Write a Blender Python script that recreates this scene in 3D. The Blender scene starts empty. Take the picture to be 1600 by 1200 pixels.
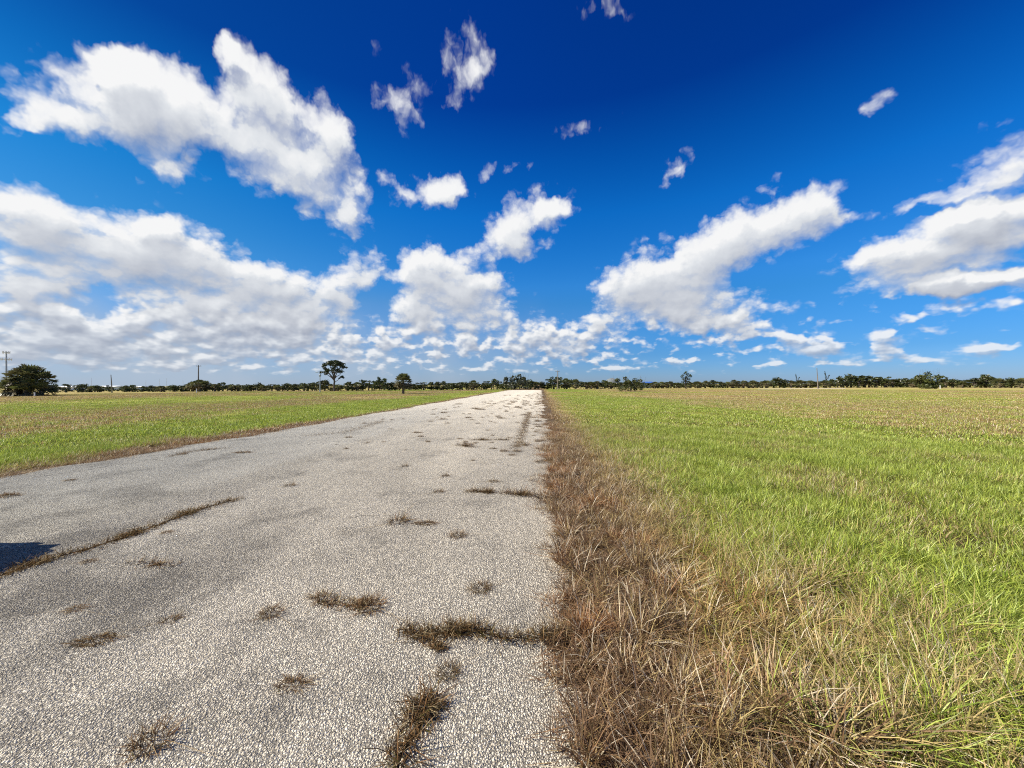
import bpy, math, random
import numpy as np
R = math.radians
scene = bpy.context.scene
SKY_AIR, SKY_DUST, SKY_OZONE, SKY_HUE, SKY_SAT = 1.0, 0.3, 3.0, 0.5, 1.3
SKY_GRADE = [(0.0, (0.45, 0.67, 1.38)), (0.067, (0.29, 0.62, 1.15)), (0.195, (0.335, 0.90, 1.28)), (0.236, (0.38, 1.02, 1.45)), (0.3, (0.24, 1.0, 1.50)), (0.39, (0.10, 0.96, 1.55)), (0.5, (0.04, 0.68, 1.30)), (0.6, (0.02, 0.38, 1.01)), (1.0, (0.02, 0.34, 0.92))]
CLOUD_STR = 0.565

CLOUDS = [
    (-50.79,27.47,10.19,5.28,27.0,1), (-54.18,24.2,4.22,3.2,11.7,0.8), (-47.44,25.82,6.98,5.7,-2.7,1), (-46.39,30.3,7.09,4.88,20.9,1), (-49.62,30.76,4.09,2.62,23.6,0.9),
    (-38.14,33.16,5.71,5.42,-0.4,0.9), (-40.68,34.75,2.76,2.19,18.8,0.8), (-34.39,30.4,9.3,7.2,-4.1,1.1), (-28.75,31.03,4.78,5.05,11.1,0.95), (-35.82,25.59,7.78,4.74,-6.7,1),
    (-29.18,24.52,7.72,6.38,-14.5,1.1), (-26.39,21.62,4.14,3.19,-11.6,0.8), (-44.53,24.89,2.46,1.58,17.6,-0.5), (-45.63,22.61,5.24,2.89,16.9,0.65), (-41.33,27.27,6.72,3.18,16.6,0.8),
    (-56.62,22.85,1.99,1.34,24.5,0.65), (-42.92,29.1,4.87,3.38,18.4,0.8), (-56.28,15.7,5.13,4.09,-4.5,1), (-52.36,14.88,8.39,5.25,-1.9,1), (-45.66,15.25,7.78,5.38,2.3,1),
    (-46.71,17.16,3.19,2.38,14.1,0.7), (-42.28,12.79,10.09,5.75,-3.1,1), (-55.57,9.7,7.68,6.48,11.1,1), (-49.22,10.91,7.77,5.15,10.0,0.7), (-36.9,12.85,6.31,3.83,7.5,0.9),
    (-31.54,11.08,8.64,5.28,15.6,1.1), (-28.04,12.63,4.23,3.51,5.1,0.65), (-25.59,16.17,4.75,4.18,24.6,1.1), (-22.83,11.75,1.61,4.52,13.5,-0.35), (-21.77,17.35,2.3,2.41,4.9,-0.5),
    (-44.04,6.44,16.82,4.77,4.5,0.9), (-54.04,4.56,8.63,3.63,4.8,0.9), (-32.31,6.9,11.76,4.37,3.2,0.7), (-39.22,8.75,10.24,4.53,5.5,0.7), (-51.52,8.73,3.24,2.0,8.8,-1.1),
    (-24.35,14.21,2.23,1.67,4.7,0.54), (-14.6,15.68,12.09,5.69,9.8,1.1), (-17.34,16.4,6.56,5.07,3.3,0.8), (-8.04,15.42,6.23,2.57,-3.9,0.7), (-6.59,20.6,7.67,4.23,18.1,0.9),
    (-1.33,23.83,8.45,4.94,20.2,1.1), (2.46,24.49,4.96,2.69,-2.7,0.7), (-1.83,19.74,6.25,2.79,-9.9,0.77), (-15.93,25.79,8.24,3.76,12.5,0.95), (-13.16,26.36,5.16,3.39,3.3,0.7),
    (-21.55,26.94,4.62,1.53,-24.9,0.65), (-22.11,35.48,4.13,2.07,-6.1,0.56), (-19.48,35.96,3.32,4.59,7.2,0.49), (-19.05,33.52,3.33,2.71,6.7,0.52), (-11.67,41.24,5.68,4.58,9.2,0.51),
    (-7.9,40.44,3.53,3.92,1.6,0.49), (-13.28,37.47,6.17,2.72,17.0,0.49), (-10.27,39.0,6.36,1.55,2.7,0.31), (-12.17,36.03,4.11,1.04,3.6,0.42), (-11.83,11.32,14.57,5.02,5.9,0.95),
    (-5.22,8.61,9.96,3.93,-0.1,0.8), (-17.38,8.9,6.55,3.35,1.8,0.7), (-19.16,11.07,4.74,2.55,12.4,0.65), (-10.42,12.71,6.2,4.16,1.1,0.65), (7.02,7.48,10.76,4.13,3.3,0.9),
    (0.96,6.22,8.67,2.97,-0.8,0.7), (-22.68,6.92,5.11,2.11,7.2,0.7), (-10.45,5.79,3.48,2.1,0.4,0.7), (-3.32,5.32,4.39,2.74,-0.3,0.7), (-14.65,5.75,10.84,3.67,0.7,0.6),
    (-22.69,3.78,9.02,2.61,1.0,0.54), (1.42,3.86,11.08,2.24,-0.6,0.54), (11.11,13.12,8.56,5.86,16.3,1), (17.53,15.12,10.43,7.31,20.0,1), (19.15,12.89,11.46,5.55,5.0,0.8),
    (24.54,17.37,7.37,5.79,18.0,0.9), (29.42,18.68,11.06,5.07,3.9,1.1), (33.5,19.47,6.17,3.67,-0.4,0.9), (23.02,10.03,10.94,4.97,-5.1,1.0), (19.92,7.76,9.98,3.58,-8.9,0.9),
    (27.34,7.06,5.49,2.11,-4.5,0.75), (36.63,17.69,2.38,1.82,23.6,0.48), (44.27,13.5,11.45,4.19,2.8,1.15), (40.69,12.82,7.0,2.74,-5.8,0.8), (47.77,14.21,5.18,2.99,0.9,0.8),
    (47.42,18.77,6.48,3.4,14.3,1.05), (45.1,15.32,3.7,2.35,-2.9,0.77), (46.85,15.89,4.32,2.43,8.4,0.77), (42.11,17.82,5.36,2.44,-4.4,0.7), (47.39,9.81,6.8,2.92,3.4,1.1),
    (40.68,9.91,7.09,2.59,-9.8,1), (44.26,9.87,6.12,2.04,-3.8,0.77), (44.25,7.1,6.1,1.32,0.7,0.7), (43.86,16.86,7.12,0.8,4.7,-0.55), (45.48,10.82,7.37,0.72,2.4,-0.65),
    (44.67,8.33,6.56,0.65,-0.7,-0.5), (40.67,4.6,3.04,2.65,-4.9,1.0), (41.14,3.23,3.74,0.88,-3.6,0.54), (31.62,5.32,4.81,2.22,-4.1,0.85), (34.62,3.77,4.58,1.76,9.5,0.8),
    (33.44,4.44,4.74,2.17,-3.7,0.54), (46.24,2.89,2.81,1.2,-3.9,0.75), (42.95,2.47,2.91,0.85,-3.0,0.77), (48.09,3.23,1.24,0.9,27.2,0.7), (30.01,2.61,2.06,1.04,-2.1,0.8),
    (36.85,2.78,1.72,1.13,-2.7,0.8), (33.63,7.77,1.99,0.97,31.3,0.6), (19.61,27.68,3.52,2.3,28.0,0.6), (18.4,26.51,3.01,1.65,29.1,0.48), (38.88,27.75,2.51,1.66,6.2,0.52),
    (30.22,22.97,3.92,1.51,-6.0,0.56), (10.39,43.63,6.82,2.12,-7.5,0.65), (-3.68,29.93,4.79,1.71,7.1,0.6), (-7.5,28.45,2.57,1.74,1.1,0.48), (5.77,32.94,10.35,2.19,10.2,0.42),
    (47.06,22.71,1.9,1.02,2.5,0.52), (-25.05,39.35,3.58,2.53,10.3,0.39), (38.26,26.88,0.93,0.94,-20.5,0.2), (8.83,3.74,1.91,0.98,-1.1,0.77), (14.12,3.17,2.83,0.95,-1.3,0.65),
    (11.06,2.32,3.51,0.73,-0.9,0.65), (17.89,3.34,2.37,1.04,-1.6,0.77), (20.69,3.43,1.45,1.02,-1.9,0.71), (25.93,3.41,1.32,0.97,-2.3,0.65), (23.75,3.66,1.18,0.88,-2.2,0.65),
    (-35.9,3.86,10.97,2.56,2.0,0.71), (-49.24,2.94,13.0,2.31,2.4,0.65), (-27.27,5.87,4.27,2.29,2.2,0.65), (5.17,4.93,2.45,1.48,-1.1,0.54), (-13.74,2.48,2.45,0.74,0.2,0.65),
    (-8.1,2.77,2.5,0.75,-0.1,0.65),
]

TUFTS = [
    (-1.71, 1.57, 0.19, 0, 20, 1.3, 'brown weed tuft nearest the camera at the bottom left of the road'),
    (-2.75, 2.18, 0.3, 2, 10, 0.6, 'flat greenish weed patch left on the near road, paler behind'),
    (-3.28, 2.48, 0.16, 4, 15, 0.35, 'faint scrap of flat weed just below the long left crack'),
    (-2.49, 2.4, 0.12, 3, 0, 0.8, 'tiny dark tuft between the flat greenish patch and the round tuft'),
    (-1.86, 2.52, 0.17, 0, 0, 0.9, 'small brown grey tuft left of the rust coloured tuft'),
    (-1.3, 1.93, 0.2, 1, 0, 0.8, 'round dark tuft with one straw stem, alone on the near road'),
    (-1.6, 2.72, 0.27, 1, 160, 1.2, 'rust coloured weed tuft joined by flattened straw to a dark one'),
    (-1.21, 2.64, 0.23, 0, 0, 1.0, 'dark tuft at the end of flattened straw beside the rust tuft'),
    (-0.47, 2.94, 0.19, 0, 60, 0.9, 'round brown tuft alone right of the rust tuft near the verge'),
    (-1.65, 4.29, 0.29, 3, 0, 1.2, 'spiky green tuft, the left one of a close pair mid road'),
    (-1.31, 4.28, 0.32, 2, 0, 0.8, 'low brown tuft, the right one of a close pair mid road'),
    (-0.87, 3.96, 0.19, 0, 30, 1.0, 'brown tuft just right of the close pair mid road'),
    (-1.51, 5.54, 0.17, 3, 0, 0.9, 'small tuft left of the weed line that reaches the verge'),
    (-2.64, 7.26, 0.16, 3, 0, 1.4, 'small thin tuft with tall stems in mid road'),
    (-0.77, 6.21, 0.25, 4, 0, 0.7, 'low tuft just above the weed line that reaches the verge'),
    (-1.65, 6.5, 0.18, 3, 20, 1.2, 'thin tuft left of the low tuft above the weed line'),
    (-3.94, 5.75, 0.18, 3, 0, 1.2, 'lone thin tuft on the left half of the road past the crack'),
    (-5.79, 11.2, 0.31, 4, 0, 1.0, 'low tuft on the left half of the road near the grass edge'),
    (-4.35, 10.37, 0.16, 4, 0, 0.8, 'speck of weed right of the low tuft on the left half'),
    (-1.4, 7.88, 0.12, 5, 0, 1.1, 'tall thin sprig standing right of the two short weed lines'),
    (-0.87, 9.04, 0.23, 0, 0, 1.0, 'little dark tuft left of the foot of the right hand crack'),
    (-0.39, 10.01, 0.37, 5, 0, 0.9, 'upright tuft beside the foot of the right hand crack'),
    (-0.57, 9.05, 0.21, 0, 0, 0.9, 'little round tuft under the foot of the right hand crack'),
    (-0.65, 8.56, 0.23, 4, 0, 0.8, 'flat little tuft below the foot of the right hand crack'),
    (-0.01, 7.83, 0.26, 0, 0, 0.9, 'tuft leaning out of the right verge edge mid road'),
    (-0.01, 10.81, 0.43, 1, 0, 0.8, 'tuft at the right verge edge level with the weed lines'),
    (-0.08, 14.35, 0.33, 0, 0, 0.9, 'dark tuft near the right verge far along'),
    (-7.69, 4.98, 0.41, 1, 0, 0.8, 'brown tuft at the left picture edge on the road'),
    (-7.88, 5.88, 0.21, 4, 0, 0.8, 'flat brown scrap on the road by the left grass edge'),
    (-7.0, 8.56, 0.51, 2, 0, 0.6, 'low weed scrap just off the left grass edge'),
    (-4.05, 3.16, 0.15, 4, 20, 0.8, 'small tuft just under the long left crack'),
    (-4.01, 3.84, 0.15, 4, 10, 0.8, 'small flat tuft under the middle of the long left crack'),
    (-0.51, 2.07, 0.15, 0, 70, 1.2, 'rust and green tuft standing alone below the verge crack junction'),
]

FAR_TUFTS = [
    (-3.13, 10.47, 0.61, 1),
    (-0.56, 16.07, 0.66, 0),
    (-0.51, 44.34, 1.7, 0),
    (-2.08, 54.74, 1.7, 1),
    (-0.09, 9.48, 0.48, 1),
    (-4.59, 18.84, 0.61, 1),
    (-1.77, 10.36, 0.41, 2),
    (-0.08, 41.78, 1.7, 0),
    (-0.52, 14.71, 0.59, 4),
    (-0.91, 11.28, 0.72, 3),
    (-1.58, 26.45, 1.54, 2),
    (-2.55, 15.5, 0.63, 1),
    (-0.98, 15.79, 0.81, 5),
    (-2.54, 30.71, 1.7, 0),
    (-2.62, 20.58, 0.64, 5),
    (-0.49, 64.27, 1.7, 3),
    (-3.76, 24.14, 1.62, 1),
    (-5.37, 13.39, 0.61, 1),
    (-0.19, 56.7, 1.7, 2),
    (-1.84, 13.2, 0.76, 5),
    (-2.15, 16.26, 0.6, 3),
    (-0.2, 15.21, 0.72, 2),
    (-0.1, 16.63, 0.96, 2),
    (-1.65, 26.74, 1.44, 2),
    (-4.39, 25.28, 1.54, 2),
    (-2.45, 30.65, 1.7, 4),
    (0.06, 12.1, 0.4, 4),
    (-1.94, 18.0, 1.19, 1),
    (-1.18, 52.66, 1.7, 5),
    (-4.21, 20.63, 0.76, 3),
    (-0.44, 26.89, 1.01, 2),
    (-2.39, 26.94, 1.4, 2),
    (-1.24, 34.54, 1.7, 4),
    (-3.1, 16.98, 0.87, 1),
    (-0.18, 16.37, 1.07, 3),
    (0.01, 19.47, 0.89, 3),
    (-7.28, 15.36, 0.83, 3),
    (-2.74, 42.19, 1.54, 3),
    (-1.19, 28.58, 1.05, 3),
    (-0.23, 11.88, 0.36, 2),
    (-4.75, 16.34, 0.89, 4),
    (-0.17, 12.82, 0.79, 4),
    (-0.6, 10.49, 0.47, 3),
    (-2.14, 19.03, 1.08, 2),
    (-1.33, 18.85, 0.6, 5),
    (-0.17, 34.54, 1.64, 0),
    (-1.8, 60.78, 1.7, 3),
    (-0.34, 30.4, 1.7, 0),
    (-2.36, 35.79, 1.51, 1),
    (-0.5, 12.79, 0.63, 5),
    (-2.34, 39.99, 1.7, 5),
    (-0.16, 40.95, 1.7, 2),
    (-5.45, 21.31, 1.29, 2),
    (-0.54, 35.79, 0.92, 2),
    (-0.34, 59.09, 1.7, 3),
    (-1.93, 15.95, 0.44, 1),
    (-0.08, 10.61, 0.56, 1),
    (0.0, 54.51, 1.7, 3),
    (-2.82, 18.38, 0.86, 4),
    (-6.82, 24.66, 0.84, 0),
    (-3.86, 15.56, 0.98, 4),
    (-5.85, 25.87, 1.06, 3),
    (-5.79, 26.84, 1.0, 1),
    (-6.99, 15.92, 0.42, 3),
    (-3.85, 20.5, 0.72, 1),
    (-4.07, 12.43, 0.83, 2),
    (-1.13, 30.91, 1.69, 1),
    (-3.67, 28.72, 0.73, 0),
    (-1.57, 37.83, 1.7, 4),
    (-3.34, 34.1, 0.93, 1),
    (-3.87, 31.87, 1.21, 0),
    (-0.19, 18.6, 0.77, 4),
    (-1.49, 48.2, 1.7, 1),
    (-0.96, 24.0, 0.98, 5),
    (-0.54, 10.89, 0.35, 2),
    (-6.39, 17.45, 0.51, 1),
    (-4.83, 9.21, 0.52, 0),
    (-1.37, 30.35, 1.24, 4),
    (-0.62, 67.98, 1.7, 5),
    (-2.35, 11.04, 0.54, 2),
    (-7.14, 16.94, 0.83, 5),
    (-1.57, 34.31, 1.48, 2),
    (-5.74, 20.18, 0.82, 1),
    (-2.44, 33.51, 1.7, 1),
    (-3.43, 38.13, 1.32, 4),
    (-1.8, 38.55, 1.13, 3),
    (-1.92, 24.54, 0.98, 3),
    (-0.39, 18.44, 1.05, 1),
    (-1.35, 10.4, 0.44, 1),
    (-5.14, 54.65, 1.7, 1),
    (-1.77, 17.92, 0.92, 1),
    (-0.12, 13.3, 0.71, 4),
    (-0.31, 13.74, 0.6, 4),
    (-3.66, 11.49, 0.76, 0),
    (-1.33, 30.94, 1.56, 5),
    (-6.81, 23.96, 0.7, 2),
    (-1.76, 10.21, 0.35, 0),
    (-0.69, 15.26, 0.81, 3),
    (-0.6, 9.84, 0.53, 4),
    (-4.62, 30.75, 1.12, 4),
    (-0.49, 15.52, 0.53, 0),
    (-1.5, 11.87, 0.56, 1),
    (-6.65, 29.01, 0.88, 4),
    (-0.8, 21.22, 1.1, 5),
    (-1.09, 43.0, 1.7, 5),
    (-0.38, 9.9, 0.44, 0),
    (-2.68, 19.18, 0.57, 3),
    (-2.08, 10.45, 0.65, 0),
    (-0.62, 17.14, 0.75, 5),
    (-4.49, 17.35, 1.15, 1),
    (-1.18, 9.42, 0.52, 2),
    (-3.28, 9.1, 0.35, 3),
    (-4.36, 31.92, 1.7, 4),
    (-0.11, 31.44, 0.88, 2),
    (-2.66, 25.11, 0.73, 2),
    (-1.82, 55.49, 1.42, 2),
    (-5.11, 34.22, 1.7, 3),
    (-0.76, 9.48, 0.35, 3),
    (-1.83, 10.05, 0.52, 0),
    (-4.13, 24.49, 1.39, 2),
    (-3.17, 54.09, 1.7, 3),
    (-0.49, 50.88, 1.7, 0),
    (-6.66, 30.79, 1.7, 2),
    (-0.56, 35.65, 0.93, 1),
    (-0.12, 20.2, 0.94, 5),
    (-0.81, 28.88, 1.16, 3),
    (-5.41, 9.81, 0.35, 3),
    (-4.41, 55.32, 1.7, 5),
    (-2.05, 22.48, 1.39, 0),
    (-1.17, 34.29, 1.7, 4),
    (-1.33, 25.41, 1.36, 5),
    (-3.47, 18.16, 1.08, 2),
    (-2.68, 35.6, 1.7, 0),
    (-1.09, 61.55, 1.7, 1),
    (-4.7, 10.14, 0.6, 5),
    (-1.99, 46.5, 1.7, 5),
    (-3.3, 13.89, 0.38, 4),
    (-0.08, 24.76, 0.84, 5),
    (-1.27, 56.92, 1.7, 4),
    (-0.21, 22.06, 0.83, 3),
    (-1.67, 10.82, 0.5, 3),
    (-6.72, 16.93, 0.69, 0),
    (-6.06, 24.04, 1.11, 5),
    (-4.7, 36.16, 1.66, 4),
    (-0.59, 25.39, 0.94, 0),
    (-2.01, 10.14, 0.53, 0),
    (-1.61, 21.2, 0.69, 4),
    (-0.89, 19.84, 1.22, 2),
    (-5.05, 18.41, 0.61, 0),
    (-2.75, 28.4, 0.8, 3),
]

CRACKS = [
    ([(-4.46, 2.74), (-4.49, 2.87), (-4.5, 3.12), (-4.37, 3.41), (-4.33, 3.72), (-4.33, 4.07), (-4.36, 4.5), (-4.24, 4.98)], 2000, 0.1, 0.085, 'long brown weed line in the diagonal crack on the left of the road'),
    ([(-3.73, 3.18), (-3.45, 3.15), (-3.12, 3.12)], 170, 0.06, 0.06, 'short flat weed streak under the long left crack'),
    ([(-1.61, 2.69), (-1.4, 2.66), (-1.2, 2.68)], 380, 0.06, 0.05, 'flattened straw joining the rust tuft to the dark tuft'),
    ([(-0.89, 2.4), (-0.73, 2.37), (-0.59, 2.4), (-0.46, 2.45), (-0.27, 2.38), (-0.07, 2.38), (0.15, 2.43)], 1200, 0.055, 0.1, 'thick brown weed line across the road joining the right verge'),
    ([(-0.9, 2.45), (-0.74, 2.33), (-0.6, 2.25), (-0.55, 2.21)], 260, 0.03, 0.05, 'sheaf of orange straw lying across the weed line'),
    ([(-0.61, 1.49), (-0.59, 1.67), (-0.58, 1.78), (-0.54, 1.95)], 560, 0.06, 0.1, 'bushy weed line at the bottom edge running toward the camera'),
    ([(-1.07, 5.6), (-0.76, 5.59)], 420, 0.06, 0.11, 'short dark weed line left of its twin before the verge'),
    ([(-0.61, 5.56), (-0.33, 5.52), (0.04, 5.44)], 620, 0.07, 0.13, 'short dark weed line meeting the right verge mid road'),
    ([(-2.03, 10.84), (-1.46, 10.87), (-0.97, 10.89)], 600, 0.1, 0.15, 'thin far weed line across the road, the upper of two'),
    ([(-2.23, 9.92), (-1.99, 9.83), (-1.66, 9.54)], 420, 0.1, 0.17, 'thin far weed line across the road, the lower of two'),
    ([(-0.62, 9.41), (-0.6, 10.78), (-0.62, 13.52), (-0.66, 16.84), (-0.63, 21.81)], 3600, 0.15, 0.11, 'brown weed line in the lengthwise crack near the right verge'),
    ([(-7.52, 11.41), (-7.01, 11.73), (-6.51, 12.39), (-6.86, 16.36)], 900, 0.25, 0.12, 'thin weed scraps along the left grass edge of the road'),
    ([(-8.18, 7.94), (-8.39, 8.66), (-7.95, 9.14)], 500, 0.12, 0.09, 'ragged weeds creeping off the left grass edge'),
    ([(-3.92, 24.57), (-3.75, 31.98), (-3.54, 38.37)], 900, 0.2, 0.14, 'far lengthwise weed line in the middle of the road'),
]

BUNCH = [
    (1.87, 2.49, 0.66),
    (1.98, 2.54, 0.83),
    (1.62, 2.24, 0.85),
    (1.58, 2.24, 0.77),
    (2.03, 2.33, 0.93),
    (1.95, 2.35, 0.65),
    (1.95, 2.11, 0.87),
    (2.04, 2.16, 0.94),
    (2.2, 2.26, 0.9),
    (2.29, 2.26, 0.64),
    (2.14, 2.06, 0.73),
    (2.22, 2.06, 1.0),
    (2.23, 1.93, 0.77),
    (2.17, 1.93, 0.79),
    (1.91, 1.91, 0.87),
    (1.76, 1.87, 1.0),
    (1.7, 1.97, 0.64),
    (1.75, 1.97, 0.64),
    (1.63, 2.04, 0.79),
    (1.63, 2.07, 0.64),
    (1.64, 2.56, 0.87),
    (1.72, 2.58, 0.85),
    (2.62, 2.4, 0.72),
    (2.59, 2.32, 0.65),
    (2.42, 2.1, 0.71),
    (2.49, 2.17, 0.76),
    (1.16, 1.93, 0.95),
    (1.08, 1.94, 0.99),
    (1.58, 2.94, 0.78),
    (1.66, 2.93, 0.61),
    (2.02, 3.37, 0.8),
    (1.85, 3.34, 0.75),
    (1.87, 3.01, 0.65),
    (2.11, 3.14, 0.95),
    (0.83, 1.81, 0.92),
    (0.74, 1.79, 0.79),
    (0.63, 1.97, 0.78),
    (0.66, 1.98, 0.77),
    (1.27, 1.77, 0.98),
    (1.22, 1.77, 1.04),
    (0.58, 2.45, 1.04),
    (0.7, 2.58, 0.63),
    (1.06, 3.0, 0.88),
    (1.24, 3.02, 0.66),
    (2.78, 2.32, 0.64),
    (2.71, 2.26, 0.63),
    (2.37, 1.97, 0.94),
    (2.34, 1.95, 0.68),
    (1.5, 1.78, 1.0),
    (1.5, 1.82, 0.62),
    (1.89, 3.77, 0.88),
    (1.68, 3.59, 0.7),
    (1.65, 2.83, 0.81),
    (1.75, 2.81, 0.68),
    (2.29, 2.51, 0.84),
    (2.49, 2.63, 1.05),
    (2.65, 2.58, 0.84),
    (2.53, 2.53, 0.63),
    (2.94, 2.73, 0.74),
    (2.93, 2.7, 0.65),
]

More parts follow.
